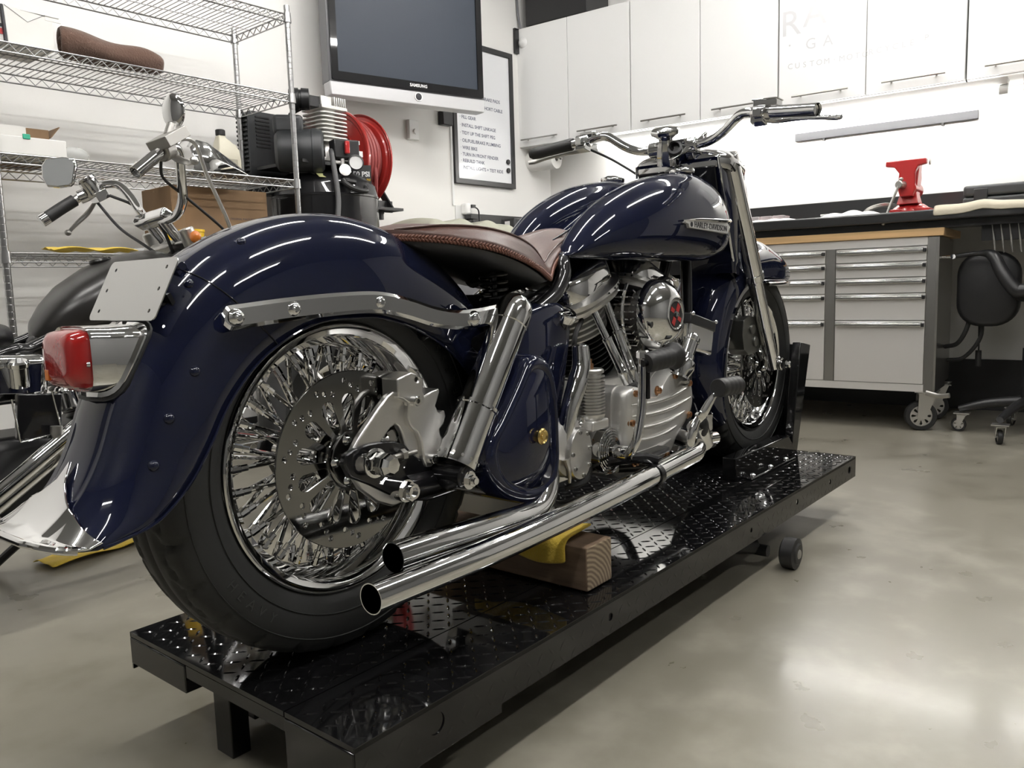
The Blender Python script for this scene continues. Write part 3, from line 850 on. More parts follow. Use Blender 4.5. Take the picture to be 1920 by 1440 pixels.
# seat springs
for s in (-1, 1):
    b = K(); pts = [(.40+.026*cos(a), s*.075+.026*sin(a), .735+.072*a/(2*pi*5)) for a in [2*pi*5*i/100 for i in range(101)]]
    b.tube(pts, .0038, 8, smooth=False); b.cyl((.40, s*.075, .722), (.40, s*.075, .815), .007); b.obj('seat_spring', BLACKG)
b = K(); b.tube([(.18, .10, .705), (.29, .10, .735), (.42, .1, .77)], .006, 8); b.obj('seat_brace', CHROME)

# ---- saddle
SX = [.15, .175, .225, .30, .38, .45, .50, .535, .565, .60, .66, .72, .765, .785]
SW = [.04, .085, .135, .158, .160, .148, .130, .112, .094, .078, .062, .054, .040, .012]
SE = [.872, .869, .862, .850, .832, .813, .800, .796, .806, .826, .852, .868, .876, .880]
SR = [.880, .884, .888, .886, .876, .860, .842, .828, .830, .846, .872, .890, .897, .894]
SCn = [.884, .892, .900, .902, .897, .890, .884, .882, .886, .893, .905, .910, .906, .896]
def interp(arr, t):
    s = t*(len(arr)-1); i = int(min(s, len(arr)-2)); q = s-i
    a0 = arr[max(i-1, 0)]; a1 = arr[i]; a2 = arr[i+1]; a3 = arr[min(i+2, len(arr)-1)]
    return .5*(2*a1+(a2-a0)*q+(2*a0-5*a1+4*a2-a3)*q*q+(a3-3*a2+3*a1-a0)*q**3)
def seat_sec(t):
    x, w, e, r, c = (interp(a, t) for a in (SX, SW, SE, SR, SCn))
    h = [(-1, e-.006), (-1.03, e), (-1.03, e+.008), (-1.0, e+.012), (-.965, e+(r-e)*.6), (-.86, r), (-.82, r+.002), (-.60, r+(c-r)*.35-.004), (-.3, c-.004), (0, c)]
    pts = [(x, q*w, z) for q, z in h]
    return pts+[(p[0], -p[1], p[2]) for p in reversed(pts[:-1])]
b = K(); rings = [seat_sec(i/70) for i in range(71)]
b.loft(rings, closed=False); 
k = len(b.v)
seat = b.obj('seat', LEATHER, solid=.006, off=-1, angle=75)
b = K(); b.loft([[(p[0][0]-.004+.0, p[0][1]*.97, p[0][2]-.002), (p[0][0]-.004, 0, p[0][2]-.026), (p[-1][0]-.004, p[-1][1]*.97, p[-1][2]-.002)] for p in rings], closed=False); b.obj('seat_pan', BLACKM, seat, solid=.004, angle=80)
for s in (0, -1):
    b = K()
    path = [V(r[s])+V((0, (-.004 if s == 0 else .004), .007)) for r in rings]
    # braid of short oblique loops
    for j in range(0, len(path)-1):
        for q in (0, .5):
            p = path[j].lerp(path[j+1], q); d = (path[j+1]-path[j]).normalized(); sg = -1 if s == 0 else 1
            b.ell(p, (.0062, .0032, .0024), 8, 4, aim(d+V((0, 0, .8)), (0, sg, 0)))
            b.ell(p+V((0, 0, -.005)), (.0062, .0032, .0024), 8, 4, aim(d-V((0, 0, .8)), (0, sg, 0)))
    b.obj('laced_edge', LACE, seat, angle=80)
b = K()
for s in (5, -6):
    b.tube([V(r[s])+V((0, 0, .0015)) for r in rings[3:62]], .0022, 6, smooth=False)
b.obj('piping', LEATHER, seat)

SILVERM = mat('pale_silver_plate', (.62, .62, .60), .4, .35)
# ---- fuel tanks
TX = [.640, .655, .70, .77, .865, .96, 1.06, 1.15, 1.23, 1.295, 1.34, 1.362]
TT = [.850, .872, .916, .962, 1.004, 1.034, 1.052, 1.058, 1.050, 1.025, .985, .945]     # top
TB = [.838, .836, .834, .833, .832, .831, .831, .832, .836, .848, .875, .905]     # bottom
TO = [.085, .105, .130, .152, .170, .182, .188, .188, .180, .164, .138, .112]      # outer y
TI = [.060, .055, .045, .036, .030, .026, .024, .024, .026, .030, .038, .050]      # inner y
def tank_sec(t, s, n=36):
    x, zt, zb, yo, yi = (interp(a, t) for a in (TX, TT, TB, TO, TI))
    cy = (yo+yi)/2; hw = (yo-yi)/2; cz = zb+(zt-zb)*.46
    out = []
    for i in range(n):
        a = 2*pi*i/n; c, q = cos(a), sin(a)
        e = .62 if q < 0 else .85
        ec = .55 if q < 0 else .80
        px_ = hw*abs(c)**ec*(1 if c > 0 else -1)
        if c < 0 and q > 0: px_ = hw*abs(c)**.6*-1
        pz = (zt-cz if q > 0 else cz-zb)*abs(q)**e*(1 if q > 0 else -1)
        bulge = .010*(1-abs(q))*(1 if c > 0 else 0)
        # crest sits inboard, outer flank slopes away
        if q > 0 and c > 0: pz *= (1-.10*c*c)
        out.append((x, s*(cy+px_+bulge), cz+pz))
    return out
tanks = []
for s in (-1, 1):
    b = K(); R_ = [tank_sec(i/60, s) for i in range(61)]
    # close the ends with shrinking rings
    def shrink(r, f, dx):
        cx = sum(p[0] for p in r)/len(r); cyy = sum(p[1] for p in r)/len(r); czz = sum(p[2] for p in r)/len(r)
        return [(p[0]+dx, cyy+(p[1]-cyy)*f, czz+(p[2]-czz)*f) for p in r]
    R_ = [shrink(R_[0], .3, -.012), shrink(R_[0], .75, -.008)]+R_+[shrink(R_[-1], .82, .010), shrink(R_[-1], .5, .016), shrink(R_[-1], .15, .0175)]
    b.loft(R_); tk = b.obj('fuel_tank', NAVY, angle=80); tanks.append(tk)
    b = K(); c = V((1.145, s*.106, 1.054))
    b.lathe([(.026, -.02), (.026, .002)], c, (0, s*-.05, 1), 40); b.obj('filler_neck', BLACKG, tk)
    b = K(); b.lathe([(.026, .002), (.0315, .003), (.033, .006), (.033, .012), (.0315, .0145), (.028, .0155), (.020, .0195), (.008, .0215), (0, .022)], c, (0, s*-.05, 1), 44)
    b.obj('tank_cap', CHROME, tk)
    # nameplate
    y = s*.199
    b = K(); b.prism([(.995, .908), (1.215, .900), (1.232, .918), (1.214, .930), (.985, .926), (.972, .920), (.99, .917)], (0, y-s*.012, 0), (1, 0, 0), (0, 0, 1), (0, s*.014, 0))
    nm = b.obj('nameplate', SILVERM, tk, bevel=.0015)
    b = K(); b.tube([(.965, y+s*.0, .924), (1.05, y+s*.003, .930), (1.15, y+s*.003, .932), (1.235, y-s*.003, .934), (1.262, y-s*.012, .936)], [.002, .004, .0045, .006, .004], 10); b.obj('nameplate_blade', CHROME, nm)
    xd = (1, 0, -.02) if s < 0 else (-1, 0, .02)
    b = K(); b.text('HARLEY-DAVIDSON', (1.115, y+s*.0024, .9145), xd, (0, 0, 1), .0205, .0005, spacing=1.04)
    b.lathe([(0, .001), (.006, .001), (.006, 0)], (1.005, y+s*.002, .9165), (0, s, 0), 16)
    b.obj('nameplate_lettering', INK, nm)
# dash strip between the tanks
b = K(); b.loft([[(x, -.028, z-.02), (x, -.024, z), (x, 0, z+.004), (x, .024, z), (x, .028, z-.02)] for x, z in ((.66, .862), (.76, .905), (.86, .952), (.98, .998), (1.1, 1.02), (1.25, 1.02), (1.31, .99))], closed=False); b.obj('tank_bridge', NAVY, solid=.003)
b = K(); b.tube([(.655, -.035, .878), (.72, -.033, .902), (.80, -.03, .935)], .0025, 8); b.obj('bridge_trim', CHROME)

# ---- front end
def fk(z): return 1.385+(1.15-z)*(1.752-1.385)/(1.15-.505)    # x of the fork axis at height z
FA = V((fk(.505)-fk(1.15), 0, .505-1.15)).normalized()
for s in (-1, 1):
    y = s*.122
    b = K(); b.tube([(fk(.80), y, .80), (fk(.505)-.002, y, .495)], .0225, 28, smooth=False)
    b.lathe([(.0225, 0), (.025, .002), (.025, .03), (.0235, .034)], (fk(.80), y, .80), FA, 28)
    fs = b.obj('fork_slider', CHROME, angle=40)
    b = K(); b.tube([(fk(1.13), y, 1.13), (fk(.78), y, .78)], [.0285, .0285, .0275], 28, smooth=False)
    b.lathe([(.0275, -.02), (.0295, -.018), (.0295, 0), (.0275, .002)], (fk(.78), y, .78), FA, 28)
    b.obj('fork_cover', CHROME)
    b = K(); b.cyl((fk(.505), y, .49), (fk(.505), y, .53), .024, ch=.004)
    b.cyl((FWX, s*.098, FWZ), (FWX, s*.148, FWZ), .020, ch=.003); b.obj('axle_clamp', CHROME, fs)
    b = K(); b.lathe([(.021, 0), (.021, .004), (.0155, .005), (.0155, .008)], (FWX, s*.148, FWZ), (0, s, 0), 24); b.hexa((FWX, s*.156, FWZ), (FWX, s*.167, FWZ), .0165); b.lathe([(.0115, 0), (.0115, .010), (.007, .014), (0, .014)], (FWX, s*.167, FWZ), (0, s, 0), 8); b.obj('axle_nut', CHROME, fs, angle=25)
# front caliper and bracket, right side
b = K(); b.prism([(1.560, .655), (1.60, .668), (1.665, .66), (1.69, .64), (1.70, .60), (1.695, .565), (1.67, .55), (1.60, .545), (1.565, .565), (1.552, .61)], (0, -.045, 0), (1, 0, 0), (0, 0, 1), (0, -.058, 0))
b.lathe([(.0, -.007), (.014, -.007), (.016, -.005), (.016, 0)], (1.62, -.103, .625), (0, 1, 0), 20); b.lathe([(.0, -.007), (.014, -.007), (.016, -.005), (.016, 0)], (1.645, -.103, .585), (0, 1, 0), 20)
fcal = b.obj('brake_caliper', mat('dark_cast_metal', (.16, .16, .15), .9, .35), bevel=.006)
b = K(); b.tube([(1.66, -.10, .66), (1.69, -.108, .68), (1.665, -.09, .60), (1.70, -.10, .52)], .008, 10); b.cyl((1.66, -.10, .672), (1.66, -.128, .672), .011); b.obj('bracket', BLACKG, fcal)
b = K(); b.ell((1.655, -.13, .672), .012, 14, 8); b.obj('caliper_bolt', CHROME, fcal)
b = K(); b.tube([(1.60, -.085, .665), (1.57, -.09, .72), (1.52, -.08, .80), (1.46, -.06, .92)], .0045, 8); b.obj('brake_hose', RUB2, fcal)
# headlamp nacelle
b = K()
def nac(x0, z, hw, xf, n=7):
    """open-back section: rear flat panel x0, sides to front xf"""
    return [(x0, -hw*.80, z), (x0-.0, -hw*.97, z), (x0+.012, -hw, z), (xf*.5+x0*.5, -hw, z-.01), (xf, -hw*.62, z-.02), (xf+.012, 0, z-.02), (xf, hw*.62, z-.02), (xf*.5+x0*.5, hw, z-.01), (x0+.012, hw, z), (x0, hw*.97, z), (x0, hw*.80, z)]
sec = [nac(1.315, 1.118, .128, 1.47), nac(1.325, 1.09, .130, 1.50), nac(1.355, 1.0, .128, 1.555), nac(1.395, .93, .122, 1.575), nac(1.445, .84, .115, 1.565), nac(1.475, .80, .105, 1.56)]
b.loft(sec, cap0=False, cap1=False); nace = b.obj('headlamp_nacelle', NAVY, angle=50)
b = K()
rr_ = []
for u, hgt, wd in ((0, .30, .92), (.005, .5, .97), (.02, .62, 1), (.15, .80, 1.12), (.35, 1.0, 1.16), (.6, .95, 1.10), (.8, .70, .98), (.93, .38, .8), (1, .05, .6)):
    x = 1.318+.245*u; base = 1.112-.03*u
    ring = [(x, .131*wd*cos(a_)*(1 if abs(cos(a_)) < .99 else 1), base+.058*hgt*sin(a_)**.75) for a_ in [pi*i/24 for i in range(25)]]
    rr_.append(ring+[(x, -.125*wd*.98, base-.02), (x, .125*wd*.98, base-.02)])
b.loft(rr_); b.obj('nacelle_top', CHROME, nace, angle=60)
b = K()
for s in (-1, 1):
    b.tube([(1.318, s*.129, 1.118), (1.33, s*.132, 1.06), (1.36, s*.130, .99), (1.40, s*.123, .92), (1.45, s*.116, .835)], .0035, 8)
b.obj('nacelle_trim', CHROME, nace)
b = K(); hx = V((1.56, 0, 1.03))
b.lathe([(.080, -.10), (.095, -.04), (.100, 0), (.104, .01), (.104, .022), (.098, .03), (.09, .03)], hx, (1, 0, -.08), 40); b.obj('headlamp_shell', CHROME, nace)
b = K(); b.lathe([(0, .045), (.05, .040), (.092, .028)], hx, (1, 0, -.08), 40); b.obj('headlamp_lens', CLEARP, nace)
for yq in (.078, -.078):
    b = K(); b.box((1.330, yq, 1.050), (.006, .082, .095), euler_m(0, -.28, 0)); b.obj('nacelle_rear_panel', BLACKG, nace, bevel=.003)
b = K(); b.lathe([(0, -.004), (.026, -.004), (.028, -.002), (.028, 0)], (1.326, .08, 1.055), (1, 0, 0), 24); b.obj('switch_plate', BLACKM, nace)

# handlebar, riser block, knob
hb = [(1.215, -.424, 1.182), (1.243, -.32, 1.196), (1.262, -.265, 1.205), (1.272, -.235, 1.212), (1.281, -.205, 1.211), (1.290, -.17, 1.188), (1.297, -.135, 1.168), (1.302, -.10, 1.158), (1.305, -.05, 1.156), (1.305, 0, 1.156)]
hb = hb+[(p[0], -p[1], p[2]) for p in reversed(hb[:-1])]
b = K(); b.tube(hb, .0127, 20, 6); bar = b.obj('handlebar', CHROME)
b = K(); b.tube([(1.213, -.430, 1.1815), (1.231, -.37, 1.190), (1.247, -.305, 1.199)], .0162, 24, hollow=.9); b.obj('throttle_sleeve', CHROME, bar)
b = K(); b.tube([(1.209, .440, 1.180), (1.214, .428, 1.1815), (1.222, .40, 1.185), (1.231, .37, 1.189), (1.247, .315, 1.1975), (1.249, .305, 1.198)], [.010, .0165, .0185, .0175, .0178, .0185, .016], 24); b.obj('grip', RUB2, bar)
for s in (-1, 1):
    b = K(); b.cyl((1.250, s*.292, 1.1995), (1.262, s*.252, 1.2055), .0205, ch=.002)
    b.box((1.25, s*.27, 1.185), (.034, .034, .022), euler_m(0, .2, 0)); b.box((1.235, s*.272, 1.20), (.02, .022, .02))
    if s < 0: b.box((1.268, -.285, 1.226), (.04, .062, .016), euler_m(.05, 0, 0)); b.box((1.268, -.285, 1.235), (.044, .068, .004), euler_m(.05, 0, 0))
    else: b.box((1.255, .255, 1.223), (.012, .05, .008)); b.cyl((1.262, .24, 1.217), (1.262, .24, 1.229), .007)
    b.obj('control_clamp', CHROME, bar, bevel=.002)
    b = K(); pth = [(1.275, s*.262, 1.192), (1.290, s*.30, 1.186), (1.287, s*.35, 1.183), (1.27, s*.41, 1.174), (1.262, s*.455, 1.166), (1.25, s*.475, 1.163)]
    b.tube(pth, [.006, .009, .0085, .0065, .006, .0075, .006], 12, flat=.6); b.obj('lever', CHROME if s < 0 else STEEL, bar)
b = K()
b.loft([[(1.335, -.055, 1.10), (1.335, .055, 1.10), (1.375, .05, 1.10), (1.375, -.05, 1.10)], [(1.30, -.06, 1.135), (1.30, .06, 1.135), (1.36, .055, 1.13), (1.36, -.055, 1.13)], [(1.283, -.055, 1.160), (1.283, .055, 1.160), (1.335, .055, 1.165), (1.335, -.055, 1.165)], [(1.288, -.05, 1.176), (1.288, .05, 1.176), (1.33, .05, 1.178), (1.33, -.05, 1.178)]])
b.cyl((1.305, -.075, 1.156), (1.305, -.025, 1.156), .022); b.cyl((1.305, .025, 1.156), (1.305, .075, 1.156), .022)
rs = b.obj('riser', CHROME, bar, bevel=.005, seg=3)
b = K(); b.loft([[(1.255, -.015, 1.112), (1.30, -.095, 1.16), (1.325, -.098, 1.185), (1.335, -.055, 1.15)], [(1.262, .0, 1.118), (1.305, -.09, 1.185), (1.325, -.092, 1.197), (1.345, -.05, 1.16)]]); b.obj('riser_cover', CHROME, bar, bevel=.006, seg=3)
kc = V((1.266, .006, 1.190)); kd = V((-.35, -.12, .93)).normalized()
b = K(); b.lathe([(.030, -.085), (.028, -.05), (.020, -.014), (.030, -.006), (.041, 0), (.042, .009), (.039, .014), (.016, .018), (0, .019)], kc, kd, 8); b.obj('damper_knob', CHROME, bar, angle=20, bevel=.002)
b = K(); b.lathe([(.02, -.03), (.024, -.01), (.020, .002), (.014, .003), (.012, -.012), (0, -.012)], (1.268, -.022, 1.150), (-.8, -.3, .3), 24); b.obj('ignition_housing', BLACKM, bar)
b = K(); b.tube([(1.27, .27, 1.185), (1.33, .2, 1.14), (1.37, .1, 1.06), (1.38, .06, .98)], .0035, 8); b.obj('cable', RUB2, bar)
# ---------------------------------------------------------------- engine
CK = V((.885, 0, .435))
b = K(); b.lathe([(0, -.105), (.10, -.105), (.135, -.095), (.14, -.08), (.14, .08), (.135, .095), (0, .105)], CK, (0, 1, 0), 56)
b.bb(.76, 1.01, -.10, .10, .33, .56)
eng = b.obj('crankcase', CAST, bevel=.004)
def cylinder(tilt, front):
    d = V((sin(tilt), 0, cos(tilt))); u = V((cos(tilt), 0, -sin(tilt))); w = V((0, 1, 0))
    A = aim(u, w)       # columns u, w, d
    b = K(); b.cyl(CK+d*.10, CK+d*.27, .05, seg=36)
    for i in range(9):
        h = .130+i*.0135; r = .072+.004*(i/11)
        b.lathe([(.05, h-.001), (r, h-.0012), (r, h+.0012), (.05, h+.002)], CK, d, 48)
    cy = b.obj('engine_cylinder', BLACKM, eng, angle=30)
    # head with silver fins; front one black, shade painted in behind the air cleaner
    b = K()
    for i in range(6):
        h = .252+i*.0135; rx, ry = .080+.002*i, .078
        pts = []
        for q in range(40):
            a = 2*pi*q/40; rr = 1+.10*abs(cos(a))**3
            pts.append((rx*rr*cos(a), ry*rr*sin(a)))
        b.prism(pts, CK+d*h, u, w, d*.004)
    b.cyl(CK+d*.25, CK+d*.325, .055, seg=32)
    b.obj('cylinder_head', BLACKM if front else CAST, eng, angle=30)
    # rocker cover: flange ring and chromed pan
    def oval(rx, ry, h, n=48, e=.75):
        return [CK+d*h+u*(rx*abs(cos(a))**e*(1 if cos(a) >= 0 else -1))+w*(ry*abs(sin(a))**e*(1 if sin(a) >= 0 else -1)) for a in [2*pi*i/n for i in range(n)]]
    b = K(); b.loft([oval(.108, .108, 0.3260), oval(.115, .116, 0.3280), oval(.116, .117, 0.3360), oval(.110, .110, 0.3390), oval(.110, .110, 0.3430), oval(.122, .121, 0.3450), oval(.122, .121, 0.3540), oval(.106, .107, 0.3580)])
    fl = b.obj('rocker_flange', SATIN, eng, angle=25)
    b = K()
    for i in range(40):
        if (i//5) % 2: continue
        a = 2*pi*i/40
        c = CK+d*0.3495+u*(.1225*abs(cos(a))**.75*(1 if cos(a) >= 0 else -1))+w*(.1215*abs(sin(a))**.75*(1 if sin(a) >= 0 else -1))
        b.ell(c, .0028, 8, 5)
    b.obj('flange_hole', DARKIN, fl)
    b = K(); b.loft([oval(.100, .100, 0.3560, e=.55), oval(.101, .101, 0.3660, e=.55), oval(.099, .099, 0.3940, e=.55), oval(.094, .094, 0.4080, e=.55), oval(.082, .082, 0.4170, e=.6), oval(.05, .05, 0.4220, e=.7), oval(.01, .01, 0.4230)])
    b.obj('rocker_cover', CHROME, eng, angle=50)
    # pushrod tubes
    for j, (ft, fb) in enumerate(((-.045, -.012), (.012, .022))):
        sg = 1 if not front else -1
        p1 = CK+d*0.3260+u*(sg*ft)+w*(-.100); p0 = V((CK.x+(-.115 if not front else .115)+sg*(fb), -.165, .552))
        dd = (p0-p1).normalized(); L = (p0-p1).length
        b = K(); b.lathe([(.0085, 0), (.0085, L*.36), (.012, L*.37), (.0125, L*.39), (.012, L*.41), (.0115, L*.42), (.0115, L*.80), (.0128, L*.81), (.0128, L*.86), (.0115, L*.87), (.0115, L)], p1, dd, 20)
        b.obj('pushrod_tube', CHROME, eng)
        b = K(); b.lathe([(.012, 0), (.018, .005), (.018, .012), (.014, .03)], p0, dd, 18); b.obj('pushrod_boot', RUB2, eng)
    return cy
cylinder(radians(-22.5), False); cylinder(radians(22.5), True)
# cam cover, finned, with copper plated bolts
cam = [(.700, .538), (.722, .550), (.748, .548), (.775, .528), (.800, .520), (.835, .521), (.865, .545), (.900, .566), (.948, .572), (.985, .556), (1.012, .530), (1.022, .495), (1.012, .462), (.975, .432), (.932, .405), (.905, .376), (.865, .362), (.80, .364), (.735, .372), (.706, .385), (.697, .43), (.695, .49)]
b = K(); b.loft(blob(cam, [-.09, -.175, -.190, -.1985, -.200], [1, 1, .985, .94, .85], 4)); cc = b.obj('cam_cover', CAST, eng, angle=55)
b = K(); b.loft(blob(cam, [-.150, -.158], [1.03, 1.03], 4)); b.obj('gasket_flange', CAST, cc)
b = K()
for (x0, z0, x1, z1, bow) in ((.712, .512, 1.0, .512, .008), (.714, .486, 1.0, .482, .006), (.716, .458, .968, .452, .005), (.718, .430, .925, .422, .004), (.725, .402, .895, .394, .003)):
    pts = []
    for i in range(13):
        t = i/12; pts.append((x0+(x1-x0)*t, -.1985-.004*sin(pi*t), z0+(z1-z0)*t-bow*sin(pi*t)+(.012*t*t)))
    b.tube(pts, [.002, .0045, .0048, .0048, .0048, .0045, .002], 10)
b.obj('cover_rib', SATIN, cc)
for (x, z) in ((.728, .536), (.835, .530), (.915, .556), (.992, .530), (.712, .472), (.712, .412), (.728, .381), (.99, .452), (.872, .372)):
    b = K(); b.lathe([(.011, -.002), (.011, -.004), (.0075, -.005), (.0075, -.012), (.006, -.013), (.004, -.013), (.0035, -.010), (0, -.010)], (x, -.193, z), (0, 1, 0), 18); b.obj('cover_bolt', COPPER, cc)
# timer elbow and its chrome ring, rising from the cam cover
b = K(); b.lathe([(.030, 0), (.030, .006), (.024, .010), (.028, .022), (.032, .035), (.030, .050), (.024, .056), (.0235, .068), (.021, .070), (.021, .105), (.023, .107), (.023, .118), (.016, .126)], (.928, -.200, .545), (.56, -.03, .82), 36)
b.obj('timer_body', CHROME, eng, angle=30)
Ab = aim((1, 0, -.22), (0, 1, 0))
b = K(); b.box((1.040, -.185, .637), (.140, .052, .072), Ab); gb = b.obj('coil_box', CHROME, eng, bevel=.009, seg=4)
b = K(); b.box((1.0485, -.185, .676), (.144, .055, .026), Ab); b.obj('box_lid', BLACKM, gb, bevel=.003)
b = K()
for q in (-.07, .07): b.ell(V((1.052+q*.93, -.212, .688-q*.20)), .006, 10, 6)
b.obj('lid_screw', CHROME, gb)
# air cleaner
ac = V((.900, -.150, .703))
b = K(); b.lathe([(0, .0), (.080, .0), (.0845, -.004), (.0845, -.018), (.0825, -.026), (.077, -.036), (.063, -.050), (.048, -.060), (.036, -.0635), (.034, -.063), (.033, -.0615), (0, -.0615)], ac, (0, 1, 0), 72)
acn = b.obj('air_cleaner', CHROME, eng, angle=35)
b = K(); b.lathe([(.0, -.0620), (.031, -.0620), (.0315, -.0610)], ac, (0, 1, 0), 36); b.obj('cover_badge', BLACKG, acn)
b = K(); b.prism([(0, .010), (.009, .027), (.022, .018), (.012, .004)], ac+V((0, -.0622, 0)), (1, 0, 0), (0, 0, 1), (0, -.0006, 0)); b.prism([(0, -.010), (-.009, -.027), (-.022, -.018), (-.012, -.004)], ac+V((0, -.0622, 0)), (1, 0, 0), (0, 0, 1), (0, -.0006, 0)); b.prism([(-.012, .004), (-.026, .010), (-.022, .02), (-.006, .012)], ac+V((0, -.0622, 0)), (1, 0, 0), (0, 0, 1), (0, -.0006, 0)); b.prism([(.012, -.004), (.026, -.010), (.022, -.02), (.006, -.012)], ac+V((0, -.0622, 0)), (1, 0, 0), (0, 0, 1), (0, -.0006, 0)); b.obj('badge_inlay', REDP, acn)
b = K(); b.lathe([(.0075, -.062), (.0075, -.066), (.005, -.068), (.003, -.068), (.003, -.064), (0, -.064)], ac, (0, 1, 0), 6); b.obj('cover_bolt', CHROME, acn)
b = K(); b.lathe([(.060, .0), (.060, .03), (.03, .05), (.03, .09)], ac, (0, 1, 0), 32); b.obj('carburettor', STEEL, eng)
# finned intake shroud behind the air cleaner
b = K()
for i in range(9):
    a = radians(150+i*9); b.box((ac.x+.010+.098*cos(a), -.125, ac.z+.005+.098*sin(a)), (.026, .045, .0035), euler_m(0, -a, 0))
b.tube([(ac.x+.010+.109*cos(radians(a)), -.125, ac.z+.005+.109*sin(radians(a))) for a in range(140, 236, 8)], .004, 8)
b.obj('finned_manifold', CHROME, eng)
b = K(); b.ell((.995, -.13, .765), (.03, .026, .03), 20, 12); b.cyl((.995, -.13, .70), (.995, -.13, .765), .026); b.obj('horn_cover', CHROME, eng)
b = K(); b.tube([(.98, -.12, .73), (1.01, -.15, .72), (1.0, -.16, .69)], .012, 12); b.obj('intake_elbow', CHROME, eng)
# finned oil filter
b = K(); o = (.615, -.155, .492)
pr = [(0, 0), (.026, 0), (.029, .004)]
for i in range(13): pr += [(.0315, .010+i*.0068), (.0315, .0128+i*.0068), (.0235, .0133+i*.0068), (.0235, .0163+i*.0068)]
pr += [(.030, .1), (.030, .106), (.027, .109), (0, .109)]
b.lathe(pr, o, (0, 0, 1), 40); of = b.obj('oil_filter', SATIN, eng, angle=25)
b = K(); b.hexa((.615, -.155, .601), (.615, -.155, .612), .008); b.cyl((.615, -.155, .612), (.615, -.155, .622), .0048); b.obj('nipple', COPPER, of)
b = K(); b.bb(.585, .65, -.18, -.10, .47, .492); b.obj('filter_mount', CAST, of, bevel=.004)
# chrome upright pipe beside the tool box
b = K(); b.tube([(.525, -.14, .40), (.530, -.145, .46), (.545, -.150, .525), (.572, -.152, .575), (.590, -.150, .61), (.596, -.145, .648)], [.017, .017, .019, .022, .020, .018], 24); b.ell((.596, -.145, .648), (.018, .018, .008), 20, 8); b.obj('breather_pipe', CHROME, eng)
# gearbox
b = K(); b.bb(.45, .70, -.10, .09, .365, .53); gx = b.obj('gearbox', CAST, bevel=.012, seg=3)
b = K(); b.lathe([(0, -.158), (.045, -.158), (.060, -.150), (.064, -.135), (.064, -.08)], (.548, 0, .440), (0, 1, 0), 40); b.obj('clutch_release_cover', CAST, gx, angle=40)
b = K(); b.loft(blob([(.545, .482), (.572, .480), (.590, .460), (.595, .43), (.59, .40), (.572, .378), (.545, .374), (.522, .39), (.513, .425), (.522, .462)], [-.14, -.166, -.170, -.171], [1, 1, .96, .85], 4)); oc = b.obj('oval_cover', SATIN, gx, angle=40)
for (x, z) in ((.55, .474), (.578, .468), (.586, .436), (.583, .40), (.56, .382), (.53, .40), (.522, .432)):
    b = K(); b.lathe([(.0035, -.004), (.005, -.003), (.005, 0)], (x, -.170, z), (0, 1, 0), 12); b.obj('cover_screw', STEEL, oc)
b = K(); b.tube([(.505, -.165, .425), (.508, -.17, .40), (.512, -.168, .375)], [.009, .005, .003], 10); b.obj('clutch_lever', SATIN, gx)
b = K(); b.cyl((.60, -.13, .475), (.655, -.13, .478), .008); b.hexa((.625, -.13, .4765), (.635, -.13, .477), .012); b.obj('brass_fitting', COPPER, gx)
b = K(); b.cyl((.59, -.15, .486), (.59, -.15, .50), .009); b.ell((.575, -.155, .486), .008, 10, 6); b.obj('drain_bolt', CHROME, gx)
# kick starter: coil spring on its shaft, crank arm and rubber pedal
kx, kz = .668, .416
b = K()
for i in range(6):
    b.lathe([(.020+i*.0058, -.001), (.0230+i*.0058, -.0024), (.0235+i*.0058, 0)], (kx, -.178+i*.0015, kz), (0, 1, 0), 32)
b.cyl((kx, -.10, kz), (kx, -.20, kz), .014)
b.lathe([(.048, .0), (.052, .002), (.052, .02), (.046, .022)], (kx, -.172, kz), (0, 1, 0), 36)
b.obj('return_spring', CHROME, gx, angle=30)
ka = K(); ka.tube([(.662, -.208, .408), (.652, -.228, .418), (.652, -.244, .445), (.662, -.248, .482), (.672, -.249, .53), (.675, -.25, .620)], [.013, .012, .0115, .011, .011, .0115, .0125], 16, flat=.7)
ka.lathe([(0, -.036), (.015, -.036), (.018, -.030), (.018, .0)], (kx-.003, -.19, kz-.004), (0, 1, 0), 24)
ka.lathe([(.010, 0), (.014, .004), (.014, .016), (.010, .020)], (.675, -.25, .618), (0, 0, 1), 6)
karm = ka.obj('kick_arm', CHROME, gx, angle=40)
b = K(); b.prism([(-.006, 0), (.006, 0), (.006, .06), (-.006, .06)], (.6745, -.262, .535), (1, 0, 0), (0, 0, 1), (0, -.0015, 0)); b.obj('arm_recess', BLACKG, karm)
Ap = V((.667, -.262, .612)); dp = V((1, -.25, .10)).normalized()
b = K(); b.cyl(Ap-dp*.01, Ap+dp*.08, .007); b.obj('pedal_spindle', BLACKG, karm)
b = K(); pr = [(0, .0), (.019, 0), (.0215, .004)]
for i in range(5): pr += [(.0222, .010+i*.0135), (.0222, .0165+i*.0135), (.0205, .0175+i*.0135), (.0205, .0185+i*.0135)]
pr += [(.024, .080), (.030, .085), (.030, .091), (.026, .094), (0, .094)]
b.lathe(pr, Ap, dp, 32); pdl = b.obj('pedal_rubber', RUB2, karm, angle=30)
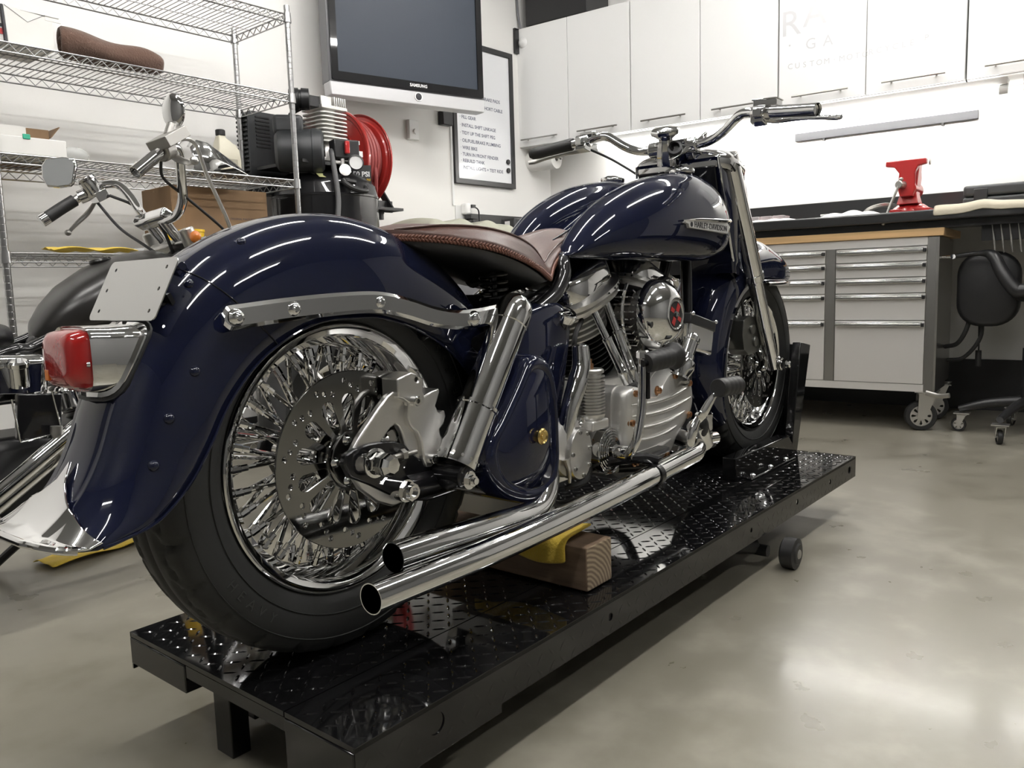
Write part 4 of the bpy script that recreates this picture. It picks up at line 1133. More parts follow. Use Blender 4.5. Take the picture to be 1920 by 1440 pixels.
# forward footpeg, brake pedal and master cylinder
b = K(); pr = [(0, 0), (.020, 0), (.0225, .004)]
for i in range(4): pr += [(.023, .012+i*.022), (.023, .024+i*.022), (.0215, .026+i*.022), (.0215, .030+i*.022)]
pr += [(.023, .104), (.021, .109), (0, .109)]
b.lathe(pr, (.955, -.292, .527), (1, -.02, -.04), 32); fp = b.obj('foot_peg', RUB2, angle=30)
b = K(); b.tube([(.965, -.285, .515), (.945, -.278, .497), (.925, -.270, .470), (.915, -.26, .452)], [.006, .011, .013, .010], 12, flat=.5)
b.tube([(.915, -.26, .455), (.893, -.258, .43), (.885, -.256, .40), (.905, -.25, .365), (.93, -.25, .352)], [.012, .018, .014, .020, .008], 12, flat=.45)
b.obj('brake_pedal', CHROME, fp)
b = K(); b.cyl((.945, -.235, .405), (1.01, -.235, .405), .021, ch=.004); b.cyl((.95, -.24, .44), (.985, -.24, .375), .026, ch=.006); b.cyl((1.005, -.235, .39), (1.06, -.235, .385), .017, ch=.002); b.cyl((1.0, -.235, .415), (1.0, -.235, .452), .021, ch=.002); b.lathe([(0, .05), (.018, .05), (.023, .045), (.023, .036)], (1.0, -.235, .41), (0, 0, 1), 8)
b.obj('master_cylinder', CHROME, angle=30)
b = K(); b.ell((.955, -.255, .43), (.018, .012, .026), 18, 12); b.obj('switch_boot', RUB2)
b = K(); b.box((.885, -.17, .345), (.12, .10, .02), euler_m(0, .1, 0)); b.tube([(.78, -.12, .35), (.86, -.2, .352), (.93, -.24, .36)], .014, 12); b.tube([(1.0, -.12, .31), (1.02, -.2, .35), (1.05, -.24, .375)], .010, 10); b.obj('control_bracket', BLACKG)
# primary cover and misc dark parts on the far side so the frame is not empty
b = K(); b.loft(blob([(.46, .46), (.50, .52), (.62, .53), (.85, .54), (.98, .53), (1.03, .45), (.98, .36), (.80, .33), (.6, .34), (.49, .37)], [.10, .16, .175], [1, 1, .93])); b.obj('primary_cover', CHROME, angle=45)
b = K(); b.bb(.50, .60, -.06, .06, .56, .70); b.obj('starter_relay', BLACKM, bevel=.006)
b = K(); b.tube([(.70, -.05, .50), (.66, -.09, .58), (.64, -.1, .66), (.70, -.08, .70)], .006, 8); b.tube([(.80, -.16, .56), (.82, -.13, .62), (.80, -.1, .66)], .005, 8); b.tube([(.55, -.13, .35), (.6, -.15, .36), (.66, -.13, .40)], .006, 8); b.obj('oil_hose', RUB2, eng)
b = K(); b.tube([(.45, -.12, .36), (.47, -.14, .33), (.50, -.13, .30)], .012, 10); b.bb(.43, .50, -.10, .10, .30, .34); b.tube([(.20, -.12, .43), (.3, -.15, .40), (.42, -.14, .39)], .005, 8); b.obj('side_linkage', STEEL)
# ---------------------------------------------------------------- the second motorcycle, leaning left, partly hidden behind the blue one
bike2 = thing('motorcycle', 'matte black motorcycle with tall chrome handlebar, behind the rear fender of the blue one', 'motorcycle', (.4, 1.14, 0))
class Q(B):
    def obj(s, name, m, parent=bike2, **k):
        s.xf(None, (-.4, -1.14, 0)); return B.obj(s, name, m, parent, **k)
TL = math.tan(radians(6))
def yy_(z, y=0): return 1.14+z*TL+y       # centre plane leans with height
# tank
b = Q(); rings = []
for (x, zt, zb, hw) in ((.045, .70, .665, .02), (.06, .735, .66, .06), (.09, .775, .665, .085), (.14, .822, .675, .115), (.22, .872, .69, .140), (.31, .905, .705, .15), (.38, .915, .72, .145), (.435, .905, .74, .12), (.465, .875, .77, .08), (.475, .85, .80, .03)):
    cz = (zt+zb)/2; out = []
    for i in range(32):
        a = 2*pi*i/32
        out.append((x, yy_(cz)+hw*abs(cos(a))**.75*(1 if cos(a) >= 0 else -1), cz+(zt-cz)*abs(sin(a))**.85*(1 if sin(a) >= 0 else -1)))
    rings.append(out)
b.loft(rings); tk2 = b.obj('fuel_tank', MATTEB, angle=80)
b = Q(); b.lathe([(0, 0), (.028, 0), (.03, .006), (.028, .012), (0, .014)], (.25, yy_(.88)-.0, .878), (-.2, .1, 1), 24); b.obj('tank_cap', MATTEB, tk2)
# seat
b = Q(); rings = []
for (x, z, hw, t) in ((-.42, .70, .05, .01), (-.38, .705, .10, .03), (-.25, .70, .13, .035), (-.12, .695, .12, .035), (-.05, .695, .09, .035), (-.02, .69, .06, .03), (-.005, .68, .02, .01)):
    rings.append([(x, yy_(z)+hw*cos(a), z+t*sin(a)) for a in [2*pi*i/24 for i in range(24)]])
b.loft(rings); b.obj('seat', LEATHK, angle=70)
# frame and wheels
b = Q()
for s in (-1, 1):
    y = s*.11
    b.tube([(-.62, yy_(.33)+s*.12, .33), (-.25, yy_(.56)+y, .58), (-.05, yy_(.65)+y*.9, .655), (.05, yy_(.66)+y*.6, .675), (.45, yy_(.85), .86)], .0155, 14)
    b.tube([(-.62, yy_(.33)+s*.12, .33), (-.1, yy_(.25)+y, .24), (.35, yy_(.24)+y, .23), (.47, yy_(.5)+y*.5, .55), (.50, yy_(.8), .84)], .0155, 14)
b.tube([(-.085, yy_(.64)-.10, .65), (-.04, yy_(.55)-.11, .55), (-.01, yy_(.46)-.11, .44)], .013, 12)
b.obj('frame_tube', BLACKG)
def tyre2(x, z, ang, name='wheel'):
    d = V((0, cos(ang), -sin(ang)))
    c = V((x, 1.14+z*TL, z))
    b = Q(); b.lathe([(.205, -.045), (.215, -.05), (.20, -.03), (.185, 0), (.20, .03), (.215, .05), (.205, .045)], c, d, 48); w_ = b.obj(name, CHROME)
    b = Q(); b.lathe([(.212, -.048), (.24, -.062), (.28, -.065), (.305, -.05), (.318, -.025), (.32, 0), (.318, .025), (.305, .05), (.28, .065), (.24, .062), (.212, .048)], c, d, 64); b.obj('tyre', RUBBER, w_)
    b = Q(); b.lathe([(0, -.07), (.03, -.07), (.05, -.045), (.03, -.03), (.03, .03), (.05, .045), (.03, .07), (0, .07)], c, d, 24); b.obj('hub', CHROME, w_)
    for i in range(20):
        a = 2*pi*i/20; u, v, _ = basis(d)
        b = Q(); sd = 1 if i % 2 else -1; b.cyl(c+(u*cos(a+.3*sd)+v*sin(a+.3*sd))*.045+d*(.04*sd), c+(u*cos(a)+v*sin(a))*.187, .003, seg=6); b.obj('spoke', CHROME, w_)
tyre2(-.62, .32, radians(6)); tyre2(1.02, .32, radians(6))
b = Q(); b.grid(lambda u, v: (-.62+.345*cos(radians(20+140*u)), yy_(.6)+.085*cos(pi*v), .32+(.345+.02*sin(pi*v))*sin(radians(20+140*u))-.05*abs(cos(pi*v))**3), 24, 12); b.obj('fender', MATTEB, solid=.003, angle=70)
# forks
for s in (-1, 1):
    b = Q(); b.tube([(.50, yy_(.95)+s*.10, .945), (.58, yy_(.80)+s*.10, .80)], .0225, 18, smooth=False); b.tube([(.58, yy_(.80)+s*.10, .80), (1.0, yy_(.32)+s*.10, .32)], .028, 18, smooth=False); b.obj('fork_leg', CHROME)
b = Q(); b.box((.475, yy_(.93), .925), (.05, .27, .022), euler_m(-.10, .55, 0)); tc2 = b.obj('triple_clamp', SATIN, bevel=.006)
for s in (-1, 1):
    b = Q(); b.cyl((.478, yy_(.93)+s*.105, .915), (.455, yy_(.96)+s*.105, .975), .023, ch=.003); b.obj('fork_cap', SATIN, tc2)
b = Q(); b.ell((.455, yy_(.93)-.155, .948), (.016, .016, .018), 16, 10); b.obj('turn_signal', AMBER, tc2)
b = Q(); b.tube([(.50, yy_(.9)-.02, .90), (.46, yy_(.87)-.0, .865)], .04, 16, smooth=False); b.obj('steering_head', BLACKM, tc2)
# risers and clamp
for s in (-1, 1):
    b = Q(); b.cyl((.475, yy_(.93)+s*.045, .935), (.428, yy_(1.0)+s*.045, 1.0), .0155, seg=20); b.obj('riser', CHROME)
b = Q(); b.box((.422, yy_(1.0), 1.008), (.045, .16, .035), euler_m(-.10, .5, 0)); b.obj('bar_clamp', CHROME, bevel=.008, seg=3)
# handlebar
hb2 = [(.195, .88, 1.088), (.263, .89, 1.142), (.300, .90, 1.160), (.325, .918, 1.158), (.345, .945, 1.14), (.369, .985, 1.09), (.400, 1.04, 1.045), (.420, 1.11, 1.012), (.424, 1.18, 1.003), (.424, 1.25, 1.01), (.430, 1.31, 1.02), (.445, 1.37, 1.045), (.453, 1.43, 1.09), (.448, 1.485, 1.130), (.430, 1.52, 1.138), (.403, 1.55, 1.128), (.364, 1.58, 1.098), (.255, 1.60, 1.022)]
b = Q(); b.tube(hb2, .0132, 18, 6); bar2 = b.obj('handlebar', CHROME)
b = Q(); b.tube([(.188, .879, 1.083), (.225, .885, 1.112), (.262, .89, 1.141)], .0165, 20, hollow=.85); b.obj('throttle_sleeve', CHROME, bar2)
b = Q(); b.tube([(.270, 1.597, 1.033), (.31, 1.59, 1.062), (.348, 1.583, 1.088)], .0185, 20); b.obj('grip', RUB2, bar2)
b = Q(); b.cyl((.250, 1.601, 1.019), (.270, 1.597, 1.033), .0195, ch=.002); b.obj('grip_cap', CHROME, bar2)
# controls
b = Q(); b.cyl((.262, .889, 1.141), (.292, .898, 1.157), .027, ch=.003); b.box((.285, .885, 1.175), (.085, .07, .028), euler_m(-.15, -.5, .3)); b.cyl((.30, .90, 1.185), (.312, .90, 1.215), .018); b.obj('master_cylinder', STEEL, bar2, bevel=.009, seg=3)
b = Q(); b.tube([(.305, .935, 1.15), (.325, .92, 1.135), (.335, .885, 1.122), (.318, .83, 1.118)], [.006, .010, .008, .007], 12, flat=.5); b.ell((.316, .825, 1.118), .011, 12, 8); b.obj('lever', SATIN, bar2)
b = Q(); b.tube([(.305, .90, 1.205), (.325, .90, 1.225), (.338, .91, 1.262), (.325, .905, 1.268)], .005, 10); mr = b.obj('mirror_stem', CHROME, bar2)
b = Q(); b.ell((.313, .90, 1.250), (.012, .038, .044), 24, 14, euler_m(0, -.05, .25)); b.obj('round_mirror', CHROME, mr)
b = Q(); c = V((.385, 1.545, 1.128)); dd = V((-.45, .15, .85)).normalized(); b.lathe([(0, -.03), (.024, -.03), (.028, -.02), (.028, .02), (.030, .022), (.030, .03), (0, .032)], c, dd, 28)
b.box((.40, 1.53, 1.10), (.04, .05, .03), euler_m(0, -.5, 0)); b.cyl((.36, 1.575, 1.096), (.415, 1.54, 1.125), .021); b.obj('clutch_housing', CHROME, bar2, bevel=.003)
b = Q(); b.tube([(.40, 1.555, 1.085), (.385, 1.585, 1.05), (.36, 1.605, 1.02), (.338, 1.62, .992)], [.006, .009, .008, .006], 12, flat=.5); b.ell((.336, 1.622, .990), .010, 12, 8); b.obj('lever', STEEL, bar2)
b = Q(); mo = V((.342, 1.655, 1.178)); Am = aim((-.7, .72, .08), (.06, .1, 1))
prm = [(-.045, -.030), (-.036, -.040), (.0, -.047), (.034, -.046), (.050, -.02), (.054, .020), (.040, .042), (-.01, .052), (-.044, .050), (-.052, .030)]
b.loft([[mo+Am @ V((p[0]*s, p[1]*s, z)) for p in [tuple(q) for q in prm]] for s, z in ((.93, -.010), (1.0, -.006), (1.0, .004), (.7, .014))]); b.tube([mo+Am @ V((-.04, -.02, .005)), (.365, 1.59, 1.15), (.375, 1.56, 1.14)], .005, 8)
ml = b.obj('mirror_shell', CHROME, bar2, bevel=.002)
b = Q(); b.loft([[mo+Am @ V((p[0]*.90, p[1]*.90, -.0105)) for p in prm], [mo+Am @ V((p[0]*.90, p[1]*.90, -.0112)) for p in prm]]); b.obj('mirror_glass', mat('mirror_glass', (.75, .77, .78), 1, .01), ml)
# cables
for pts, r, m in (([(.395, 1.54, 1.085), (.402, 1.42, .995), (.415, 1.30, .935), (.45, 1.23, .885)], .0045, RUB2),
                  ([(.42, 1.50, 1.10), (.46, 1.42, 1.06), (.47, 1.33, .98), (.49, 1.25, .90)], .0045, RUB2),
                  ([(.425, 1.22, .995), (.44, 1.21, .95), (.46, 1.21, .89)], .005, RUB2),
                  ([(.285, .93, 1.13), (.31, .97, 1.09), (.40, 1.02, 1.05), (.51, 1.02, .965), (.55, 1.04, .92)], .004, RUB2),
                  ([(.33, .935, 1.17), (.365, .95, 1.194), (.41, .97, 1.185), (.45, .99, 1.11), (.51, 1.0, .99), (.54, 1.02, .92)], .0055, SATIN)):
    b = Q(); b.tube(pts, r, 8); b.obj('cable', m, bar2)
# chrome oil tank with filler cap, engine, primary, pipes, chain
b = Q(); b.loft([[(-.17, 1.06, .655), (.035, 1.07, .645), (.02, 1.07, .53), (-.16, 1.05, .53)], [(-.17, 1.22, .66), (.03, 1.22, .65), (.02, 1.22, .53), (-.16, 1.2, .53)]]); ot2 = b.obj('oil_tank', CHROME, bevel=.025, seg=4)
b = Q(); b.lathe([(.021, -.05), (.021, 0), (.025, .002), (.025, .012), (.02, .016), (0, .016)], (-.055, 1.045, .622), (-.1, -.25, 1), 28); b.obj('filler_cap', CHROME, ot2)
b = Q(); b.box((-.03, 1.02, .50), (.10, .02, .11), euler_m(0, .1, 0)); bx = b.obj('battery_cover', BLACKG, bevel=.003)
b = Q()
for p, q in (((-.08, .445), (.015, .455)), ((.015, .455), (.0, .56)), ((-.08, .445), (-.09, .55))): b.tube([(p[0], 1.007, p[1]), (q[0], 1.007, q[1])], .0025, 8, smooth=False)
b.obj('cover_edge', CHROME, bx)
b = Q(); b.lathe([(0, -.10), (.10, -.10), (.13, -.08), (.13, .08), (.10, .10), (0, .10)], (.22, yy_(.40), .38), (0, 1, 0), 36); e2 = b.obj('crankcase', BLACKM)
for tl_ in (-.39, .39):
    b = Q(); d = V((tl_, .1, .92)).normalized(); c = V((.22, yy_(.38), .38))
    b.cyl(c+d*.08, c+d*.30, .05)
    for i in range(12): b.lathe([(.04, .12+i*.014), (.073, .12+i*.014), (.073, .123+i*.014), (.04, .124+i*.014)], c, d, 28)
    b.ell(c+d*.31, (.07, .06, .04), 20, 10); b.obj('engine_cylinder', BLACKM, e2)
b = Q(); b.box((-.02, 1.16, .35), (.26, .20, .20)); b.obj('gearbox', BLACKM, e2, bevel=.03, seg=3)
b = Q(); b.cyl((.075, 1.09, .545), (.08, 1.08, .50), .035, ch=.004); b.ell((.075, 1.09, .548), (.035, .035, .02), 20, 8); b.obj('oil_filter', CHROME, e2)
for (a_, c_) in (((-.45, 1.02, .12), (.05, .985, .47)), ((-.45, 1.05, .085), (.08, 1.02, .45))):
    b = Q(); b.tube([a_, c_, (c_[0]+.08, c_[1]+.04, c_[2]+.07)], .021, 20); b.obj('exhaust_pipe', CHROME)
b = Q(); b.tube([(-.012, .985, .46), (.002, .975, .40), (.01, .975, .34)], .009, 12); b.cyl((-.008, .985, .455), (-.006, .985, .475), .014); b.obj('linkage_rod', STEEL)
b = Q()
for i in range(40):
    t = i/39; x = -.60+.72*t; z = .385+.012*t; b.box((x, 1.235, z), (.013, .012 if i % 2 else .018, .013)); b.box((x, 1.235, z-.13), (.013, .012, .013))
b.obj('drive_chain', STEEL)
b = Q(); b.tube([(.15, 1.3, .22), (.05, 1.42, .10), (-.02, 1.5, .012)], .012, 10); b.obj('kick_stand', BLACKM)
# yellow cloths on the floor beneath it
def f_fc(u, v): return (-.24+.46*u, -.06+.12*v, .004+.010*abs(sin(u*7+v*3))+.003*sin(v*11))
cloth('yellow_cloth', 'yellow cloth spread on the floor under the black motorcycle', f_fc, 22, 8, YCLOTH, .004, (.33, 1.45, .002), .10)
# ---------------------------------------------------------------- cabinet wall: nominal coordinates, placed in the skewed frame 'C'
class N(B):
    def __init__(s, loc): super().__init__(); s.loc = V(loc)
    def obj(s, name, m, parent=None, **k):
        s.xf(None, -s.loc); return B.obj(s, name, m, parent, **k)
def solo(b, name, m, label, cat, frame='W', group=None, **k):
    loc = b.loc; o = b.obj(name, m, None, **k); tag(o, label, cat, group); place(o, loc, frame); return o

CF = 4.0     # x of the cabinet fronts
cabs = [(2.645, 2.18, 1.70, 'white double-door wall cabinet in the corner beside the whiteboard'),
        (1.695, 1.212, .728, 'white double-door wall cabinet above the handlebar, plain doors'),
        (.723, .240, -.247, 'white double-door wall cabinet bearing the faint grey company lettering'),
        (-.252, -.735, -1.22, 'white wall cabinet cut off by the right edge of the photo')]
LETM = mat('pale_grey_lettering', (.60, .60, .61), 0, .3)
for ci, (ya, ym, yb, lab) in enumerate(cabs):
    t = thing('wall_cabinet', lab, 'cabinet', (CF, (ya+yb)/2, 1.775), 'C', group=None)
    lc = (CF, (ya+yb)/2, 1.775)
    b = N(lc); b.bb(CF+.02, XW-.002, yb+.002, ya-.002, 1.775, 2.60); b.obj('cabinet_body', WHITEP, t)
    for (y1, y0) in ((ya, ym), (ym, yb)):
        b = N(lc); b.bb(CF, CF+.018, y0+.0022, y1-.0022, 1.778, 2.598); d = b.obj('door', WHITEP, t, bevel=.0015)
        yc = (y0+y1)/2; b = N(lc); zz = 1.823
        b.cyl((CF-.032, yc-.155, zz), (CF-.032, yc+.155, zz), .0055, seg=12)
        for s in (-.11, .11): b.cyl((CF-.032, yc+s, zz), (CF, yc+s, zz), .0045, seg=10)
        b.obj('handle', STEEL, d)
        if ci == 2:
            x = CF-.0006
            def word(chars, y, z, size, pitch, arc=lambda i: 0):
                b = N(lc)
                for i, c in enumerate(chars): b.text(c, (x, y-i*pitch, z+arc(i)), (0, -1, 0), (0, 0, 1), size, .0003)
                b.obj('company_lettering', LETM, d, flat=True)
            if y1 == ya:
                word('R', .655, 2.235, .20, .135); word('A', .52, 2.265, .20, .135); word('·', .66, 2.115, .10, 0); word('GA', .54, 2.105, .085, .095)
                word('CUSTOM', .655, 2.0, .044, .041, lambda i: .006*(abs(i-6)/6)**2-.006); word('·', .409, 1.994, .044, .041); word('MOTO', .368, 1.994, .044, .041)
            else:
                word('I', -.03, 2.48, .20, 0); word('T', -.10, 2.50, .20, 0); word('Y', -.19, 2.50, .20, 0)
                word('RCYCLE', .215, 2.0, .044, .041, lambda i: .002*i); word('P', -.06, 2.022, .044, .041)
# lights under the cabinets
UTUBE = mat('work_light_tube', (1, 1, 1), emit=((1, .98, .94), 32))
for (y0, y1, lab) in ((-.43, 2.05, 'long white tube light fixed under the cabinets, ending right of the handlebar'), (-1.2, -.50, 'second white tube light under the right-hand cabinet')):
    lc = (4.12, (y0+y1)/2, 1.73); t = thing('work_light', lab, 'work light', lc, 'C')
    b = N(lc); b.prism([(4.06, 1.775), (4.18, 1.775), (4.15, 1.745), (4.09, 1.745)], (0, y0, 0), (1, 0, 0), (0, 0, 1), (0, y1-y0, 0)); b.obj('light_body', WHITE2, t)
    b = N(lc); b.cyl((4.12, y0+.04, 1.722), (4.12, y1-.04, 1.722), .02, seg=16); b.obj('light_tube', UTUBE, t)
    for q in (y0, y1-.04):
        b = N(lc); b.cyl((4.12, q, 1.722), (4.12, q+.04, 1.722), .024, seg=16); b.obj('end_cap', WHITE2, t)
# magnetic tool bar on the wall
lc = (XW-.01, .22, 1.64)
b = N(lc); b.bb(XW-.022, XW-.001, -.275, .725, 1.625, 1.672); mg = solo(b, 'magnetic_tool_bar', mat('tool_bar_grey', (.055, .056, .062), 0, .5), 'long empty grey magnetic tool bar on the white wall below the cabinets', 'tool holder', 'C', bevel=.002)
b = B(); 
for y in (-.32, .33): b.bb(-.018, .006, y-.006, y+.006, -.028, -.014)
b.obj('hook', BLACKM, mg)
b = B(); b.tube([(-.006, .14, .03), (-.01, .13, .055), (-.004, .125, .075)], .003, 6); b.obj('cable_clip', GREYP, mg)

# counter along the cabinet wall and its return along the left wall
CTM = mat('black_counter_top', (.012, .0125, .013), 0, .3, coat=.25)
lc = (3.8, .3, 1.05)
t = thing('workbench_counter', 'long black worktop with raised back edge running along the white wall', 'workbench', lc, 'C')
b = N(lc); b.bb(3.42, XW-.002, -2.4, 2.60, 1.035, 1.085); b.obj('worktop', CTM, t, bevel=.008, seg=3)
b = N(lc); b.bb(4.29, XW-.001, -2.4, 2.60, 1.086, 1.235); b.obj('backsplash', CTM, t, bevel=.003)
b = N(lc); b.bb(3.50, 3.53, -2.4, 2.0, 1.002, 1.034); b.obj('front_rail', BLACKM, t)
for y in (-2.3, .74, 2.0):
    b = N(lc); b.bb(3.52, 3.60, y-.04, y+.04, 0, 1.044); b.obj('leg', BLACKM, t)
lc = (3.75, 2.3, 1.05)
t2 = thing('corner_counter', 'short black worktop return against the whiteboard wall, behind the saddle', 'workbench', lc, 'T')
b = N(lc); b.bb(3.33, 4.24, 2.08, 2.655, 1.04, 1.095); b.obj('worktop', CTM, t2, bevel=.006)
b = N(lc); b.bb(3.36, 4.24, 2.635, 2.655, 1.096, 1.28); b.obj('backsplash', CTM, t2)
b = N(lc); b.bb(3.36, 3.42, 2.12, 2.18, 0, 1.04); b.bb(3.36, 3.42, 2.58, 2.64, 0, 1.04) ; b.obj('leg', BLACKM, t2)
b = N(lc); b.bb(3.36, 4.2, 2.16, 2.6, .55, .58); b.obj('lower_shelf', BLACKM, t2)
lc = (3.6, 2.35, .68)
b = N(lc); b.bb(3.45, 3.95, 2.2, 2.5, .585, .80); tb_ = b.obj('tool_case', REDP, None, bevel=.01); tag(tb_, 'red tool case on the shelf under the corner worktop, seen below the saddle', 'tool case'); place(tb_, lc, 'T')
b = B(); b.bb(-.20, .1, -.156, -.150, -.02, .06); b.obj('latch', WHITE2, tb_)
b = B(); b.bb(-.15, .35, -.16, -.149, -.06, -.03); b.obj('black_band', BLACKM, tb_)

# stainless tool chest
CHM = mat('stainless_drawer_front', (.68, .66, .635), .55, .42, bump=(30, .08, .001, (1, 20, 1)))
CHS = mat('stainless_post', (.40, .395, .38), 1, .30)
BUTCH = mat('butcher_block', (.66, .43, .21), 0, .42, var=(5, .18, (1, .35, 9)))
cx0, cx1, cyl_, cyr = 3.47, 3.98, .86, -.235
lc = ((cx0+cx1)/2, (cyl_+cyr)/2, 0)
ch = thing('tool_chest', 'stainless rolling tool chest with butcher block top under the counter', 'tool chest', lc, 'C')
b = N(lc); b.bb(cx0+.012, cx1, cyr+.012, cyl_-.012, .215, .955); b.obj('chest_body', CHS, ch, bevel=.004)
b = N(lc); b.bb(cx0-.012, cx1+.01, cyr-.02, cyl_+.02, .962, 1.0); b.obj('block_top', BUTCH, ch, bevel=.003)
b = N(lc); b.bb(cx0, cx0+.02, cyr, cyr+.052, .20, .960); b.bb(cx0, cx0+.3, cyr, cyr+.012, .20, .960); b.obj('corner_post', CHS, ch, bevel=.002)
b = N(lc); b.bb(cx0+.004, cx0+.02, .246, .292, .235, .92); b.obj('corner_post', CHS, ch)
b = N(lc); b.bb(cx0+.002, cx0+.02, cyr+.052, cyl_, .92, .960); b.obj('top_rail', CHM, ch)
b = N(lc); b.bb(cx0+.002, cx0+.02, cyr+.052, cyl_, .20, .236); b.obj('bottom_rail', CHM, ch)
rows = [(.915, .848), (.843, .770), (.765, .692), (.687, .556), (.551, .240)]
for (ya, yb) in ((.242, -.180), (.83, .296)):
    for (z1, z0) in rows:
        b = N(lc); b.bb(cx0+.003, cx0+.02, yb, ya, z0, z1); d = b.obj('drawer', CHM, ch, bevel=.0015)
        b = N(lc); b.bb(cx0-.020, cx0-.004, yb+.012, ya-.003, z1-.026, z1-.010); b.bb(cx0-.008, cx0+.004, yb+.012, ya-.003, z1-.014, z1-.004); h = b.obj('handle', BRUSHED, d, bevel=.004, seg=3)
        b = N(lc); b.bb(cx0-.021, cx0-.003, yb+.0, yb+.013, z1-.027, z1-.009); b.obj('handle_end', BLACKM, d, bevel=.002)
def caster(lc, x, y, r, parent, w=.045, rot=0, spokes=8, plate=True, zt=.215):
    b = N(lc); b.lathe([(r*.70, -w/2), (r*.95, -w/2), (r, -w/2+.006), (r, w/2-.006), (r*.95, w/2), (r*.70, w/2)], (x, y, r), (sin(rot), cos(rot), 0), 36); q = b.obj('caster', RUB2, parent)
    b = N(lc); ax_ = V((sin(rot), cos(rot), 0)); u, v, _ = basis(ax_)
    hs = [slot(r*.47*cos(a), r*.47*sin(a), a, r*.30, r*.04, r*.09, 4) for a in [2*pi*i/spokes for i in range(spokes)]]
    b.prism(circ(0, 0, r*.72, 40), V((x, y, r))-ax_*(w/2-.004), u, v, ax_*(w-.008), holes=hs); b.cyl(V((x, y, r))-ax_*(w/2+.006), V((x, y, r))+ax_*(w/2+.006), r*.16)
    b.obj('caster_rim', SATIN, q)
    b = N(lc)
    for s in (-1, 1):
        b.prism([(-r*.25, r*.85), (r*.28, r*.85), (r*.9, zt-.012), (-r*.2+.0, zt-.012)], V((x, y, 0))+ax_*(s*(w/2+.008))-ax_*.0015, V((cos(rot), -sin(rot), 0)), (0, 0, 1), ax_*.003)
    b.box((x+r*.4*cos(rot), y-r*.4*sin(rot), zt-.012), (r*1.3, w+.02, .004), euler_m(0, 0, -rot)); b.box((x+r*.4*cos(rot), y-r*.4*sin(rot), zt-.003), (r*1.8, w+.05, .005))
    b.obj('caster_fork', SATIN, q)
    return q
for (x, y) in ((3.53, -.165), (3.9, -.165), (3.53, .78), (3.9, .78)):
    caster(lc, x, y, .074, ch, rot=1.2, zt=.20)
b = N(lc); b.tube([(3.45, -.20, .20), (3.43, -.26, .19), (3.40, -.31, .20)], .012, 10, flat=.4); b.obj('brake_lever', STEEL, ch)
b = N(lc); 
for x in (3.56, 3.9): b.cyl((x, cyr, .86), (x, cyr-.05, .86), .008)
b.tube([(3.50, cyr-.055, .86), (3.98, cyr-.055, .86)], .0115, 12, smooth=False); b.obj('push_handle', CHROME, ch)

# red bench vise
lc = (3.62, -.06, 1.087)
vs = thing('bench_vise', 'red bench vise clamped on the front edge of the black worktop', 'vise', lc, 'C')
VX, VY = 3.60, -.07
b = N(lc); b.lathe([(0, .0), (.085, 0), (.088, .006), (.080, .030), (.060, .045), (0, .05)], (VX+.05, VY, 1.087), (0, 0, 1), 36); b.bb(VX-.03, VX+.13, VY-.10, VY+.09, 1.087, 1.108); b.obj('swivel_base', REDP, vs, bevel=.004)
b = N(lc); b.loft([[(VX+.02+dx*sx, VY+dy*sy, z) for sx, sy in ((-1, -1), (1, -1), (1, 1), (-1, 1))] for dx, dy, z in ((.06, .05, 1.13), (.045, .038, 1.18), (.05, .042, 1.23), (.052, .045, 1.26), (.036, .045, 1.29), (.036, .048, 1.33))])
b.cyl((VX-.06, VY, 1.205), (VX+.15, VY, 1.205), .042, seg=28, ch=.006)
b.obj('body', REDP, vs, bevel=.006, seg=3)
b = N(lc); b.prism([(-.10, 1.318), (-.098, 1.343), (.085, 1.343), (.085, 1.318), (.05, 1.312), (.036, 1.28), (.038, 1.20), (.03, 1.165), (-.03, 1.165), (-.040, 1.20), (-.036, 1.28), (-.06, 1.312)], (VX-.065, VY, 0), (0, -1, 0), (0, 0, 1), (.045, 0, 0)); b.obj('front_jaw', REDP, vs, bevel=.005, seg=3)
b = N(lc); b.cyl((VX+.0, VY-.088, 1.33), (VX+.0, VY-.094, 1.33), .015, seg=20); b.obj('jaw_face', STEEL, vs)
b = N(lc); b.cyl((VX-.115, VY+.028, 1.222), (VX-.065, VY+.015, 1.222), .019, seg=20, ch=.003); sc = b.obj('screw_head', STEEL, vs)
b = N(lc); b.tube([(VX-.105, VY+.02, 1.24), (VX-.118, VY+.055, 1.14), (VX-.13, VY+.088, 1.04)], .0065, 12, smooth=False); b.ell((VX-.13, VY+.088, 1.037), .011, 12, 8); b.ell((VX-.104, VY+.018, 1.247), .010, 12, 8); b.obj('tommy_bar', STEEL, vs)

# small things on the worktop
def box_thing(name, label, cat, c, size, m, frame='C', rz=0, bevel=.003, group=None):
    b = B(); b.box((0, 0, size[2]/2), size); o = b.obj(name, m, None, bevel=bevel); tag(o, label, cat, group)
    return place(o, c, frame, rz)
ZT = 1.0865
o = box_thing('parts_organizer', 'small red parts box with clear lids on the worktop behind the fork', 'parts box', (4.08, .80, ZT), (.14, .24, .045), REDP)
for y in (-.075, 0, .075):
    b = B(); b.box((0, y, .058), (.12, .066, .026)); b.obj('clear_lid', CLEARP, o, bevel=.004)
o = box_thing('parts_box', 'small clear plastic parts box with white lid on the worktop', 'parts box', (4.05, .42, ZT), (.10, .10, .045), CLEARP)
b = B(); b.box((0, 0, .05), (.104, .104, .010)); b.obj('lid', WHITE2, o, bevel=.002)
o = box_thing('tape_roll_holder', 'tiny green plastic clip on the worktop beside the clear box', 'clip', (3.94, .345, ZT), (.03, .06, .018), GREEN)
